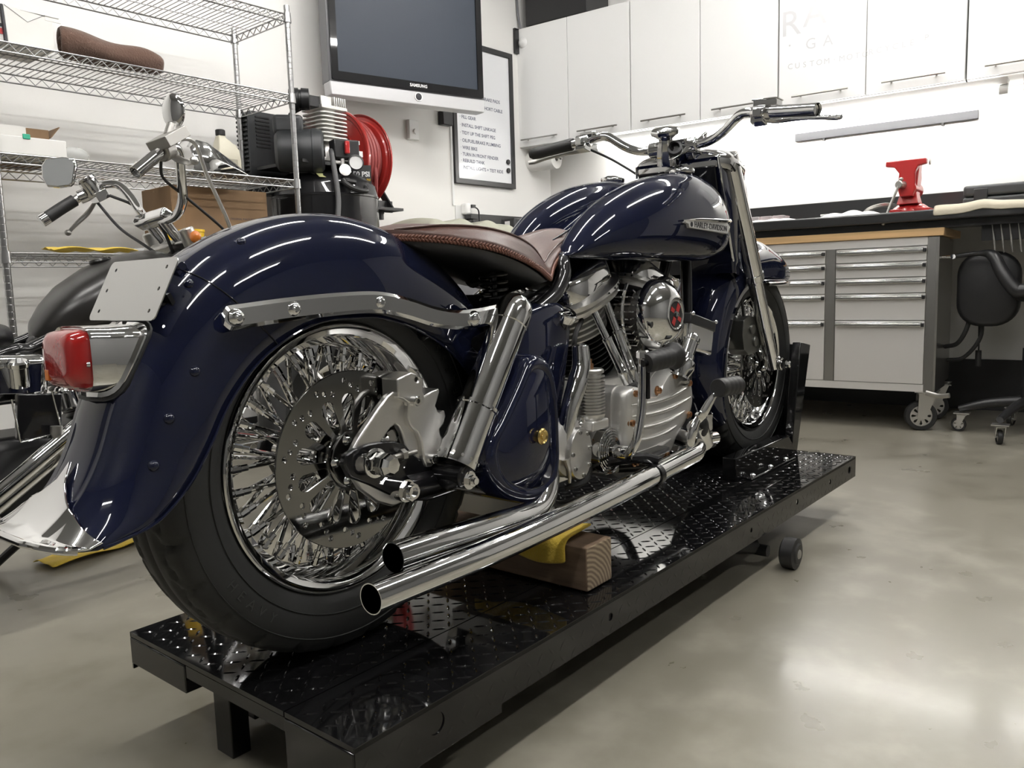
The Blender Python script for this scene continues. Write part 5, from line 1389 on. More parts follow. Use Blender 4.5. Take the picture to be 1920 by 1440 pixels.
def heap(x, y, sx, sy, h, seed):
    def fn(u, v):
        q = (sin(pi*u)*sin(pi*v))**.6 if 0 < u < 1 and 0 < v < 1 else 0
        return ((u-.5)*sx, (v-.5)*sy, .002+h*q*(.65+.35*sin(seed+u*13)*cos(v*11+seed)))
    return fn
cloth('shop_towel', 'crumpled white paper towel on the worktop left of the vise', heap(0, 0, .22, .36, .045, 1), 16, 22, PAPER, .002, (3.75, .24, ZT+.002), 0, 'C')
cloth('shop_towel', 'flat white paper towel on the worktop behind the fork', heap(0, 0, .18, .30, .02, 4), 14, 18, PAPER, .002, (3.62, .62, ZT+.002), 0, 'C')
b = B(); b.lathe([(.06, 0), (.085, .0), (.09, .012), (.085, .016), (.06, .012), (.06, 0)], (0, 0, .05), (.3, .2, 1), 36); o = b.obj('grinding_disc', STEEL, None); tag(o, 'steel ring lying on the white towel left of the vise', 'ring'); place(o, (3.93, .13, ZT-.012), 'C')
# black plastic tool case and cloth at the right
lc = (4.02, -.62, ZT)
tc_ = thing('plastic_tool_case', 'black plastic tool case lying on the worktop right of the vise', 'tool case', lc, 'C')
b = N(lc); b.bb(3.86, 4.20, -.98, -.275, ZT, ZT+.075); b.obj('case_base', DGREYP, tc_, bevel=.012, seg=3)
b = N(lc); b.bb(3.86, 4.20, -.98, -.275, ZT+.078, ZT+.135); b.obj('case_lid', DGREYP, tc_, bevel=.015, seg=3)
b = N(lc); b.bb(3.85, 3.862, -.385, -.325, ZT+.035, ZT+.115); b.obj('latch', BLACKM, tc_, bevel=.003)
def f_bc(u, v):
    y = -.21-.72*u; x = 3.40+.42*v
    z = ZT+.006+.004*sin(u*17+v*5)+.024*math.exp(-((u-.27)/.06)**2)+.006*sin(v*9)**2
    if v < .1: z -= (.1-v)*.35*(1 if u < .22 else .75)+.006; x = 3.415-.004*sin(u*20)
    return (x-3.6, y+.55, z-ZT)
cloth('bench_cloth', 'beige cloth spread over the worktop in front of the black tool case', f_bc, 14, 40, BEIGE, .005, (3.6, -.55, ZT), 0, 'C')
# battery and charger stuff on the corner worktop
lc = (3.52, 2.35, 1.096)
o = thing('battery_charger', 'black battery charger on the left end of the corner worktop', 'charger', lc, 'T')
b = N(lc); b.bb(3.46, 3.56, 2.30, 2.42, 1.096, 1.23); b.obj('charger_body', BLACKM, o, bevel=.008)
b = N(lc); b.bb(3.455, 3.46, 2.34, 2.38, 1.17, 1.21); b.obj('label_plate', WHITE2, o)
b = N(lc); b.tube([(3.50, 2.30, 1.10), (3.55, 2.25, 1.11), (3.6, 2.32, 1.105), (3.56, 2.38, 1.12)], .006, 8); b.obj('cord', RUB2, o)
o = thing('battery_pack', 'yellow and black battery pack tilted on the corner worktop', 'battery', (3.72, 2.35, 1.096), 'T', ry=0)
b = B(); b.box((0, 0, .085), (.17, .07, .02), euler_m(0, .25, .1)); b.obj('yellow_band', YELL, o, bevel=.003)
b = B(); b.box((0.005, 0, .112), (.16, .068, .030), euler_m(0, .25, .1)); b.box((-.09, 0, .115), (.02, .07, .06), euler_m(0, .25, .1)); b.obj('battery_shell', STEEL, o, bevel=.004)
b = B(); b.box((.04, .0, .028), (.25, .14, .05)); b.obj('charging_base', BLACKM, o, bevel=.012)
# paper towel roll under the corner cabinet
lc = (4.15, 2.48, 1.69)
o = thing('paper_towel_roll', 'white paper towel roll on a holder under the corner cabinet', 'paper towel', lc, 'C')
b = N(lc); b.cyl((4.13, 2.37, 1.69), (4.13, 2.62, 1.69), .072, seg=40, hole=.02); b.obj('roll', PAPER, o)
b = N(lc); b.cyl((4.13, 2.33, 1.69), (4.13, 2.64, 1.69), .008); b.ell((4.13, 2.335, 1.69), .014); b.tube([(4.13, 2.34, 1.69), (4.14, 2.345, 1.77)], .005); b.tube([(4.13, 2.635, 1.69), (4.14, 2.635, 1.77)], .005); b.obj('holder', STEEL, o)
# black block added to stand for the dark area above the corner cabinets
box_thing('dark_block', 'black block standing in for the dark area above the corner cabinets, cut by the photo top', 'box', (4.15, 2.27, 2.602), (.30, .50, .50), BLACKM)
# hanging tool holder with screwdrivers under the counter at right
lc = (3.5, -.60, .97)
o = thing('screwdriver_rack', 'black rack of slim tools hanging below the right end of the worktop', 'tool rack', lc, 'C')
b = N(lc); b.bb(3.55, 3.60, -1.2, -.40, .93, 1.034); b.obj('rack_bar', BLACKM, o)
for i in range(12):
    y = -.44-i*.035
    b = N(lc); b.tube([(3.54, y, 1.03), (3.535, y-.012, .95), (3.53, y-.022, .87)], [.0028, .0028, .005, .0028], 8); q = b.obj('slim_tool', STEEL, o)

# mechanic's stool / creeper seat at the right
lc = (3.62, -.62, 0)
o = thing('rolling_stool', 'black wheeled stool with curved backrest at the right edge, under the worktop', 'stool', lc, 'C')
b = N(lc); b.lathe([(0, .0), (.16, 0), (.19, .02), (.19, .05), (.15, .075), (0, .08)], (3.60, -.72, .64), (0, 0, 1), 40); b.obj('seat', LEATHK, o)
b = N(lc); b.cyl((3.58, -.62, .14), (3.58, -.62, .42), .034); b.cyl((3.58, -.62, .42), (3.58, -.62, .65), .018); b.obj('gas_lift', BLACKM, o)
b = N(lc)
for i in range(5):
    a = pi/2+2*pi*i/5
    b.tube([(3.58, -.62, .17), (3.58+.16*cos(a), -.62+.16*sin(a), .15), (3.58+.29*cos(a), -.62+.29*sin(a), .112)], [.026, .022, .016], 12)
b.obj('base', BLACKM, o)
for i in range(5):
    a = pi/2+2*pi*i/5; x, y = 3.58+.29*cos(a), -.62+.29*sin(a)
    q = caster(lc, x, y, .034, o, w=.02, rot=a, spokes=5, zt=.095)
b = N(lc); b.tube([(3.53, -.28, .86), (3.50, -.40, .87), (3.47, -.46, .855), (3.45, -.50, .78), (3.44, -.555, .70), (3.44, -.60, .695), (3.45, -.80, .70)], [.010, .012, .026, .030, .032, .03, .03], 16); b.obj('backrest_arm', BLACKM, o)
b = N(lc); rr_ = []
for dx, sc_0 in ((-.045, .86), (-.038, .95), (-.02, 1), (.02, 1), (.04, .94), (.046, .85)):
    rr_.append([(3.62+dx+.03*(abs(q[0])/.15)**2, -.43+q[0]*sc_0, .70+q[1]*sc_0) for q in rrect(.27, .36, .11, 8)])
b.loft(rr_); b.obj('backrest', LEATHK, o, angle=50)
lc = (3.7, -.36, .5)
b = N(lc); b.tube([(3.66, -.36, .60), (3.64, -.34, .50), (3.66, -.30, .43), (3.7, -.24, .41)], .011, 10); b.tube([(3.68, -.40, .58), (3.66, -.40, .46), (3.68, -.33, .36), (3.72, -.25, .34)], .010, 10); q = b.obj('dangling_hose', RUB2, None); tag(q, 'pair of black hose ends dangling below the stool backrest', 'hose'); place(q, lc, 'C')
b = N(lc); b.tube([(3.76, -.38, .60), (3.75, -.385, .42), (3.75, -.385, .38)], .004, 8); b.cyl((3.75, -.385, .31), (3.75, -.385, .39), .014); q = b.obj('hanging_plug', RUB2, None); tag(q, 'black plug hanging on a thin cord beside the tool chest', 'plug'); place(q, lc, 'C')
# ---------------------------------------------------------------- television
lc = (2.62, 2.36, 1.84)
tv = thing('television', 'large flat television with silver lower bezel hung high on the left wall', 'television', lc, 'W', rz=radians(-16))
def tvp(x): return x
TW, TH, TD = 1.005, .70, .08
x0 = -.5025; 
class TVB(B): pass
b = B(); b.bb(x0, x0+TW, -.02, TD, .07, TH); b.obj('cabinet', GREYP, tv, bevel=.006)
b = B(); b.prism([(x0, .075), (x0+.004, .0), (x0+TW-.004, .0), (x0+TW, .075)], (0, -.026, 0), (1, 0, 0), (0, 0, 1), (0, .09, 0)); sp = b.obj('speaker_bezel', mat('silver_bezel', (.56, .56, .57), .3, .4), tv, bevel=.006)
b = B(); b.prism(rrect(TW-.025, TH-.085, .01, cx=x0+TW/2, cy=.082+(TH-.085)/2), (0, -.034, 0), (1, 0, 0), (0, 0, 1), (0, .012, 0), holes=[rrect(TW-.10, TH-.17, .002, cx=x0+TW/2, cy=.128+(TH-.17)/2)]); b.obj('black_frame', BLACKG, tv)
b = B(); b.bb(x0+.045, x0+TW-.045, -.026, -.020, .12, TH-.035); b.obj('screen', mat('dark_screen_glass', (.034, .042, .056), 0, .45, spec=.2), tv)
b = B(); b.text('SAMSUNG', (x0+TW*.54, -.0348, .105), (1, 0, 0), (0, 0, 1), .024, .0004, bold=.0008, spacing=1.05); b.obj('maker_lettering', WHITEK, tv, flat=True)
b = B(); b.lathe([(0, -.004), (.017, -.004), (.020, -.002), (.020, 0)], (x0+TW*.54, -.027, .045), (0, 1, 0), 28); q = b.obj('power_button', INK, tv)
b = B(); b.lathe([(.020, 0), (.020, -.004), (.025, -.004), (.026, 0)], (x0+TW*.54, -.027, .045), (0, 1, 0), 28); b.obj('button_ring', WHITEP, q)
b = B(); b.bb(-.15, .15, TD, TD+.15, .2, .5); b.obj('wall_bracket', BLACKM, tv)

# whiteboard, magnets and writing
lc = (3.56, YW-.02, 1.95)
wb_ = thing('whiteboard', 'black framed whiteboard with a handwritten list beside the television', 'whiteboard', lc, 'T')
X0, X1, Z0, Z1 = 3.262, 3.872, 1.475, 2.41
def ty(x): return YW
b = N(lc); b.prism([(X0, Z0), (X1, Z0), (X1, Z1), (X0, Z1)], (0, YW-.028, 0), (1, 0, 0), (0, 0, 1), (0, .026, 0), holes=[[(X0+.035, Z0+.035), (X1-.035, Z0+.035), (X1-.035, Z1-.035), (X0+.035, Z1-.035)]]); b.obj('frame', BLACKM, wb_, bevel=.003)
b = N(lc); b.bb(X0+.03, X1-.03, YW-.016, YW-.004, Z0+.03, Z1-.03); b.obj('board', mat('glossy_white_board', (.80, .81, .83), 0, .15), wb_)
b = N(lc); yy = YW-.0165
rowz = 2.05
lines = [(3.56, 2.06, 'BRAKE PADS', 'R'), (3.56, 2.0, 'SHORT CABLE', 'R'), (3.33, 1.915, '· FILL GEAR', 'L'), (3.33, 1.862, '· INSTALL SHIFT LINKAGE', 'L'), (3.33, 1.812, '· TIDY UP THE SHIFT PEG', 'L'), (3.33, 1.762, '· OIL/FUEL/BRAKE PLUMBING', 'L'), (3.33, 1.715, '· WIRE BIKE', 'L'), (3.33, 1.672, '· TURN IN FRONT FENDER', 'L'), (3.33, 1.63, '· REBUILD TANK', 'L'), (3.33, 1.585, '· INSTALL LIGHTS + TEST RIDE', 'L')]
for (x, z, s_, al) in lines:
    b = N(lc); b.text(s_, (x, yy, z), (1, 0, 0), (0, 0, 1), .031, .0001, align='LEFT', bold=.0006); b.obj('handwriting', INKB, wb_, flat=True)
for z in (1.66, 1.60):
    lm = (3.80, YW-.022, z)
    b = N(lm); b.lathe([(0, -.006), (.016, -.006), (.018, -.003), (.018, .003), (0, .003)], lm, (0, 1, 0), 24); solo(b, 'magnet', BLACKM, 'round black magnet at the lower right of the whiteboard, %s of two' % ('upper' if z > 1.63 else 'lower'), 'magnet', 'T', group='whiteboard magnets')
# thermostat, conduit, outlets
lc = (2.9, YW-.02, 1.77)
o = thing('thermostat', 'small white thermostat on the wall under the television', 'thermostat', lc, 'T')
b = N(lc); b.bb(2.868, 2.948, YW-.03, YW-.001, 1.715, 1.835); b.obj('housing', WHITEP, o, bevel=.004)
b = N(lc); b.lathe([(0, -.010), (.016, -.010), (.018, 0)], (2.915, YW-.03, 1.765), (0, 1, 0), 24); b.obj('dial', WHITEP, o)
b = N((3.2, YW-.02, 1.88)); b.bb(3.145, 3.235, YW-.05, YW-.001, 1.835, 1.925); q = solo(b, 'power_adapter', BLACKM, 'black power adapter plugged in below the television', 'adapter', 'T', bevel=.006)
b = B(); 
for x in (-.02, .005, .03): b.cyl((x, -.01, .04), (x, -.01, .075), .009)
b.obj('cable_plug', BLACKM, q)
b = N((3.20, YW-.01, 1.94)); b.bb(3.15, 3.25, YW-.008, YW-.001, 1.92, 1.975); solo(b, 'wall_outlet', WHITE2, 'white wall outlet above the black power adapter', 'outlet', 'T')
b = N((3.25, YW-.01, 2.0)); b.bb(3.245, 3.26, YW-.012, YW-.001, 1.33, 2.9); solo(b, 'cable_conduit', WHITE2, 'thin white cable conduit running down the wall left of the whiteboard', 'conduit', 'T')
lc = (3.36, YW-.01, 1.25)
o = thing('wall_socket', 'white wall socket with plugs above the corner worktop', 'outlet', lc, 'T')
b = N(lc); b.bb(3.27, 3.35, YW-.008, YW-.001, 1.18, 1.33); b.obj('cover_plate', WHITE2, o, bevel=.002)
b = N(lc); b.bb(3.32, 3.37, YW-.06, YW-.004, 1.27, 1.345); b.obj('night_light', WHITEP, o, bevel=.012)
b = N(lc); b.bb(3.365, 3.40, YW-.07, YW-.03, 1.315, 1.335); b.tube([(3.40, YW-.05, 1.325), (3.435, YW-.06, 1.30), (3.445, YW-.06, 1.22), (3.45, YW-.1, 1.10)], .005, 8); b.bb(3.33, 3.40, YW-.09, YW-.03, 1.24, 1.265); b.obj('plug_and_cord', BLACKM, o)
lc = (3.97, YW-.03, 2.50)
o = thing('corner_sensor', 'small black wall box with round white sensor in the corner beside the cabinets', 'sensor', lc, 'T')
b = N(lc); b.bb(3.915, 3.99, YW-.02, YW-.001, 2.43, 2.60); b.obj('back_box', BLACKM, o)
b = N(lc); b.ell((3.975, YW-.05, 2.5), .04, 18, 12); b.obj('sensor_head', WHITE2, o)
b = N(lc); b.tube([(3.975, YW-.04, 2.56), (3.955, YW-.02, 2.68), (3.95, YW-.012, 2.9), (3.95, YW-.01, 3.2)], .008, 8); b.obj('cable', GREYP, o)

# ---------------------------------------------------------------- air compressor
lc = (1.87, 2.27, 0)
ac_ = thing('air_compressor', 'black upright air compressor beside the wire shelving', 'air compressor', lc, 'W')
AX, AY, AR = 1.875, 2.25, .265
b = N(lc); b.lathe([(0, .16), (.12, .17), (.21, .21), (.255, .27), (.265, .32), (.265, 1.24), (.2675, 1.243), (.2675, 1.252), (.265, 1.255), (.258, 1.30), (.235, 1.335), (.19, 1.362), (.12, 1.378), (0, 1.382)], (AX, AY, 0), (0, 0, 1), 64); b.obj('tank', BLACKG, ac_)
for i in range(3):
    a = 2*pi*i/3+.3; b = N(lc); b.box((AX+.24*cos(a), AY+.24*sin(a), .13), (.05, .08, .26), euler_m(0, 0, a)); b.obj('leg', BLACKG, ac_, bevel=.004)
b = N(lc); b.bb(1.60, 1.98, 2.06, 2.42, 1.385, 1.400); b.bb(1.70, 1.74, 2.1, 2.3, 1.32, 1.39); b.bb(1.94, 1.98, 2.1, 2.3, 1.32, 1.39); b.obj('top_platform', BLACKM, ac_)
# belt guard, ribbed black housing
b = N(lc); b.prism(rrect(.36, .40, .03, cx=1.755, cy=1.475), (0, 2.44, 0), (1, 0, 0), (0, 0, 1), (0, .09, 0))
for i in range(17): b.bb(1.566, 1.58, 2.443, 2.527, 1.295+i*.0215, 1.307+i*.0215)
bg = b.obj('belt_guard', DGREYP, ac_, bevel=.003)
b = N(lc)
for i in range(9): b.bb(1.62, 1.70, 2.437, 2.4405, 1.50+i*.018, 1.508+i*.018)
b.obj('vent_slot', DARKIN, bg)
# motor
b = N(lc); o_ = V((1.635, 2.16, 1.45)); d_ = V((.78, -.62, 0)).normalized()
b.lathe([(0, -.09), (.07, -.09), (.095, -.075), (.10, -.06), (.10, .08), (.105, .082), (.105, .10), (.098, .125), (.085, .135), (0, .135)], o_, d_, 40); mo = b.obj('motor', DGREYP, ac_)
b = N(lc)
u, v, w_ = basis(d_)
for i in range(14):
    a = 2*pi*i/14+.2
    c = o_+d_*.134+(u*cos(a)+v*sin(a))*.065
    b.box(c, (.034, .010, .006), aim(u*cos(a)+v*sin(a), v*cos(a)-u*sin(a)))
b.cyl(o_+d_*.13, o_+d_*.142, .026, hole=.016)
b.obj('fan_slot', DARKIN, mo)
b = N(lc); b.lathe([(.1012, -.03), (.1012, .055)], o_, d_, 20, a0=radians(195), a1=radians(265), hint=(0, 0, 1)); b.obj('rating_label', WHITE2, mo, solid=.001)
b = N(lc); b.box(o_+V((-.03, 0, .115)), (.14, .09, .07), aim(d_, (0, 0, 1))); b.obj('capacitor_box', DGREYP, mo, bevel=.02, seg=3)
# pump with finned cylinder
PX, PY = 1.875, 2.22
b = N(lc); b.loft([[(PX+sx*w1, PY+sy*w1, z) for sx, sy in ((-1, -1), (1, -1), (1, 1), (-1, 1))] for w1, z in ((.07, 1.40), (.085, 1.42), (.085, 1.46), (.062, 1.50), (.05, 1.51))]); pp = b.obj('pump_crankcase', CAST, ac_, bevel=.01)
b = N(lc); b.cyl((PX, PY, 1.50), (PX, PY, 1.68), .05)
for i in range(8): b.prism(rrect(.17, .17, .03, cx=PX, cy=PY), (0, 0, 1.515+i*.0195), (1, 0, 0), (0, 1, 0), (0, 0, .006))
b.obj('finned_cylinder', CAST, ac_)
b = N(lc); b.bb(PX-.08, PX+.08, PY-.08, PY+.08, 1.672, 1.69)
for i in range(6): b.bb(PX+.005+i*.013, PX+.010+i*.013, PY-.075, PY+.075, 1.69, 1.735)
b.bb(PX-.075, PX-.01, PY-.07, PY+.07, 1.69, 1.732); b.obj('cylinder_head', CAST, ac_, bevel=.003)
b = N(lc); b.bb(PX-.16, PX-.06, PY-.06, PY+.04, 1.675, 1.725); b.lathe([(0, -.045), (.045, -.045), (.052, -.03), (.052, 0), (.045, .002), (.045, .012), (.052, .014), (.05, .05), (0, .055)], (PX-.17, PY-.02, 1.705), (.6, -.5, 0), 32); b.obj('air_filter', BLACKM, ac_)
b = N(lc); b.tube([(PX-.08, PY+.05, 1.70), (PX-.14, PY+.1, 1.64), (PX-.12, PY+.1, 1.5), (PX-.05, PY+.06, 1.39)], .012, 10); b.obj('discharge_pipe', BLACKM, ac_)
# pressure switch, gauge, regulator, label
b = N(lc); sx_, sy_ = 1.845, 2.05
b.box((sx_, sy_, 1.463), (.13, .07, .09), euler_m(0, 0, -.3)); sw = b.obj('pressure_switch', BLACKM, ac_, bevel=.006)
b = N(lc); b.box((sx_-.02, sy_-.045, 1.468), (.022, .02, .06), euler_m(0, 0, -.3)); b.obj('switch_lever', REDP, sw, bevel=.004)
b = N(lc); b.box((sx_+.045, sy_-.047, 1.443), (.05, .002, .028), euler_m(0, 0, -.3)); b.obj('white_label', WHITE2, sw); b = N(lc); b.box((sx_+.035, sy_-.043, 1.496), (.045, .002, .018), euler_m(0, 0, -.3)); b.obj('white_label', WHITE2, sw)
def gauge(c, r, m, name):
    d = V((-.55, -.83, 0)).normalized()
    b = N(lc); b.lathe([(0, 0), (r, 0), (r*1.05, .01), (r*1.05, .03), (r*.9, .032), (r*.9, .027)], c, d, 32); g = b.obj(name, m, ac_)
    b = N(lc); b.lathe([(0, .0275), (r*.9, .0275)], c, d, 32); b.obj('dial_face', WHITE2, g)
gauge(V((1.885, 2.02, 1.400)), .036, BLACKM, 'pressure_gauge')
b = N(lc); b.lathe([(0, 0), (.026, 0), (.028, .01), (.028, .02), (0, .022)], (1.815, 2.02, 1.358), (-.5, -.83, .1), 24); b.cyl((1.82, 2.04, 1.32), (1.82, 2.04, 1.42), .012); b.cyl((1.78, 2.05, 1.40), (1.90, 2.05, 1.40), .012); b.obj('regulator', SATIN, ac_)
b = N(lc); b.tube([(1.78, 2.07, 1.455), (1.75, 2.03, 1.43), (1.735, 2.0, 1.36), (1.725, 1.97, 1.22), (1.70, 1.955, 1.08), (1.69, 1.955, .8)], .0125, 12); b.obj('power_cord', mat('grey_cord', (.07, .07, .072), 0, .5), ac_)
b = N(lc); b.tube([(1.83, 2.03, 1.32), (1.78, 1.99, 1.30), (1.82, 1.965, 1.27), (1.90, 1.97, 1.265), (1.92, 2.0, 1.29)], .013, 10); b.tube([(1.86, 2.03, 1.32), (1.80, 2.0, 1.31), (1.84, 1.97, 1.30)], .012, 10); b.obj('coiled_air_line', RUB2, ac_)
LBL = mat('black_label', (.02, .02, .02), 0, .4)
Al = aim((.86, -.5, 0), (0, .0, 1)); 
b = N(lc); b.box((1.935, 2.05, 1.335), (.115, .13, .003), Al @ Matrix.Rotation(0, 3, 'Z')); tg = b.obj('rating_sheet', LBL, ac_)
b = N(lc); nrm = Al @ V((0, 0, 1))
b.text('150 PSI', V((1.935, 2.05, 1.355))+nrm*.003, Al @ V((1, 0, 0)), (0, 0, 1), .034, .0003, bold=.001); b.obj('rating_lettering', WHITEK, tg, flat=True)
b = N(lc); b.text('MAX PRESSURE', V((1.935, 2.05, 1.328))+nrm*.003, Al @ V((1, 0, 0)), (0, 0, 1), .016, .0003); b.obj('yellow_lettering', YELL, tg, flat=True)
b = N(lc); b.box((1.745, 2.07, 1.335), (.10, .035, .002), euler_m(.62, 0, -.1)); b.obj('warning_label', mat('pale_yellow_label', (.62, .62, .30), 0, .5), ac_)

# ---------------------------------------------------------------- red hose reel
lc = (2.14, 2.38, 1.45)
rl = thing('hose_reel', 'red steel hose reel on the left wall behind the compressor', 'hose reel', lc, 'W')
RC_ = V((2.12, 2.36, 1.475)); rd = V((1, .10, 0)).normalized()
for h in (-.085, .075):
    b = N(lc)
    sg = -1 if h < 0 else 1
    b.lathe([(0, h+sg*.012), (.06, h+sg*.012), (.15, h+sg*.012), (.152, h+sg*.002), (.160, h), (.215, h), (.222, h+sg*.006), (.235, h+sg*.006), (.242, h+sg*.014), (.250, h+sg*.012), (.252, h)], RC_, rd, 72); b.obj('reel_flange', REELR, rl, solid=.003)
b = N(lc); b.cyl(RC_-rd*.085, RC_+rd*.075, .10); b.obj('drum', REELR, rl)
b = N(lc)
u, v, w_ = basis(rd)
for L_ in range(2):
    for j in range(6 if L_ == 0 else 4):
        hh = -.058+j*.0235+L_*.012; r = .185+L_*.020
        b.tube([RC_+rd*hh+(u*cos(a)+v*sin(a))*r for a in [2*pi*i/48 for i in range(48)]], .0115, 8, smooth=False, closed=True)
e_ = RC_+rd*(.02)
b.tube([e_+V((0, -.19, .0)), e_+V((.005, -.20, -.10)), e_+V((.02, -.17, -.22)), e_+V((.03, -.15, -.30)), e_+V((.035, -.145, -.40))], .0115, 10)
b.obj('hose', HOSER, rl)
b = N(lc); p_ = e_+V((.035, -.145, -.38)); b.cyl(p_, p_+V((.003, 0, -.10)), .016); b.obj('hose_end', RUB2, rl)
b = N(lc)
for h in (-.105, .115):
    c = RC_+rd*h
    b.prism([(-.02, .02), (.02, .02), (-.20+.0, -.28), (-.17-.07, -.27)], c, (0, 1, 0), (0, 0, 1), rd*.012)
b.box(RC_+V((.03, -.215, -.27)), (.26, .08, .014)); b.box(RC_+V((.03, -.17, -.25)), (.25, .012, .06)); b.cyl(RC_-rd*.11, RC_+rd*.12, .015)
b.box(RC_+V((.0, .22, -.15)), (.2, .03, .35)); b.box(RC_+V((.0, .02, -.28)), (.16, .42, .02))
b.cyl(RC_+V((.055, -.165, -.275)), RC_+V((.055, -.165, -.32)), .032)
b.obj('reel_bracket', BLACKM, rl)
# sage cover
lc = (3.0, 2.4, 1.1)
def f_sg(u, v):
    x = -.42+.83*u; y = -.245+.47*v
    z = .08*sin(pi*min(1, max(0, (u*1.1))))**.4+.03*sin(u*8+1)*sin(v*3)+.015*sin(u*23)
    if u > .982 or v < .03: z -= .25
    return (x, y, z)
cloth('dust_cover', 'pale sage cloth cover over a low unit by the wall, behind the saddle', f_sg, 40, 14, SAGE, .004, (2.98, 2.36, 1.10), 0, 'T')
box_thing('side_cabinet', 'low grey cabinet under the sage cloth cover', 'cabinet', (2.93, 2.37, 0), (.78, .42, 1.10), GREYP, 'T')
# ---------------------------------------------------------------- wire shelving rack
SX0, SX1, SY0, SY1 = .315, 1.545, 2.06, 2.50
lc = ((SX0+SX1)/2, (SY0+SY1)/2, 0)
sh_ = thing('wire_shelving', 'chrome wire shelving rack against the left wall', 'shelving rack', lc, 'S')
for (x, y) in ((SX0, SY0), (SX1, SY0), (SX0, SY1), (SX1, SY1)):
    b = N(lc)
    pr = [(0, 0), (.0125, 0)]
    z = .03
    while z < 2.05: pr += [(.0127, z), (.0120, z+.001), (.0120, z+.0025), (.0127, z+.0035)]; z += .0254
    pr += [(.0127, 2.06), (0, 2.062)]
    b.lathe(pr, (x, y, 0), (0, 0, 1), 16); b.obj('post', ZINC, sh_, angle=25)
levels = [2.022, 1.672, 1.292, .948, .12]
for li, z in enumerate(levels):
    b = N(lc); r = .0036
    for dz in (0, -.032):
        rr = r if dz == 0 else r*.9
        for p, q in (((SX0, SY0), (SX1, SY0)), ((SX0, SY1), (SX1, SY1)), ((SX0, SY0), (SX0, SY1)), ((SX1, SY0), (SX1, SY1))):
            b.tube([(p[0], p[1], z+dz), (q[0], q[1], z+dz)], rr, 8, smooth=False)
    def snake(p, q):
        p = V((*p, 0)); q = V((*q, 0)); L = (q-p).length; n = int(L/.026); pts = []
        for i in range(n+1): pts.append((*(p.lerp(q, i/n)).xy, z-.003 if i % 2 else z-.029))
        b.tube(pts, .0025, 6, smooth=False)
    snake((SX0, SY0), (SX1, SY0)); snake((SX0, SY1), (SX1, SY1)); snake((SX0, SY0), (SX0, SY1)); snake((SX1, SY0), (SX1, SY1))
    for k in (1, 2):
        y = SY0+(SY1-SY0)*k/3; b.tube([(SX0, y, z-.004), (SX1, y, z-.004)], .0026, 6, smooth=False)
    n = 50
    for i in range(1, n):
        x = SX0+(SX1-SX0)*i/n; b.tube([(x, SY0, z+.001), (x, SY1, z+.001)], .0020, 5, smooth=False)
    for (x, y) in ((SX0, SY0), (SX1, SY0), (SX0, SY1), (SX1, SY1)):
        b.cyl((x, y, z-.036), (x, y, z+.006), .0185, .0165, seg=18)
    b.obj('wire_shelf', ZINC, sh_, angle=40)
ZS = {2: 1.674+.0015, 3: 1.294+.0015, 4: .95+.0015}
def onS(o, x, y, z, rz=0): return place(o, (x, y, z), 'S', rz)
# second shelf: boxes and towel
b = B(); b.prism([(-.08, 0), (.075, 0), (.078, .115), (-.085, .128)], (0, -.06, 0), (1, 0, 0), (0, 0, 1), (0, .22, 0)); o = b.obj('cardboard_box', CARDW, None, bevel=.002); tag(o, 'white carton with one black side on the second shelf, left of the brown towel', 'box'); onS(o, .475, 2.14, ZS[2], .05)
b = B(); b.prism([(-.088, .0), (-.0815, 0), (-.0865, .128), (-.093, .128)], (0, -.061, 0), (1, 0, 0), (0, 0, 1), (0, .222, 0)); b.obj('black_side', INK, o)
b = B(); b.bb(.05, .105, -.061, -.058, .105, .118); b.bb(-.03, .10, -.061, .02, .121, .1225); b.obj('open_flap', CARDW, o)
b = B(); b.tube([(-.083, -.0612, .128), (-.01, -.0612, .085), (.05, -.0612, .122)], .0008, 4, smooth=False); b.obj('flap_crease', GREYP, o)
o = box_thing('carton', 'white carton with red and black mark at the left edge of the second shelf', 'box', (.335, 2.20, ZS[2]), (.12, .22, .125), CARDW, 'S')
b = B(); b.bb(.030, .056, -.112, -.1105, .03, .05); b.obj('red_mark', REDP, o)
b = B(); b.bb(.030, .056, -.112, -.1105, .055, .066); b.obj('black_mark', INK, o)
# rolled brown towel
b = B()
def towel_sec(t):
    x = t*.36; R = .064*(1-.38*t**1.5)+.004*sin(9*t); c = V((x, .01*sin(5*t), R*.93-.004)); out = []
    for i in range(28):
        a = 2*pi*i/28; rr = R*(1+.06*sin(2*a+4*t)+.05*sin(3*a-6*t)); out.append((c.x+.02*cos(a)*(1-t), c.y+rr*cos(a)*1.05, max(.001, c.z+rr*sin(a)*.92)))
    return out
rs_ = [towel_sec(i/24) for i in range(25)]
def sc_(r, f): 
    c = V((0, 0, 0))
    for p in r: c += V(p)
    c /= len(r); return [c+(V(p)-c)*f for p in r]
def sh2(r, f, dx): return [p+V((dx, 0, 0)) for p in sc_(r, f)]
b.loft([sh2(rs_[0], .42, .05), sh2(rs_[0], .50, .012), sh2(rs_[0], .60, -.004), sh2(rs_[0], .85, -.010)]+rs_+[sh2(rs_[-1], .8, .012), sh2(rs_[-1], .4, .02), sh2(rs_[-1], .05, .022)])
b.tube([(-.008, -.02+.02*cos(a), .04+.022*sin(a)) for a in [radians(q) for q in range(-60, 250, 20)]], .009, 8)
o = b.obj('rolled_towel', TOWELB, None, angle=80); tag(o, 'rolled brown towel on the second wire shelf', 'towel'); onS(o, .60, 2.135, ZS[2], .02)
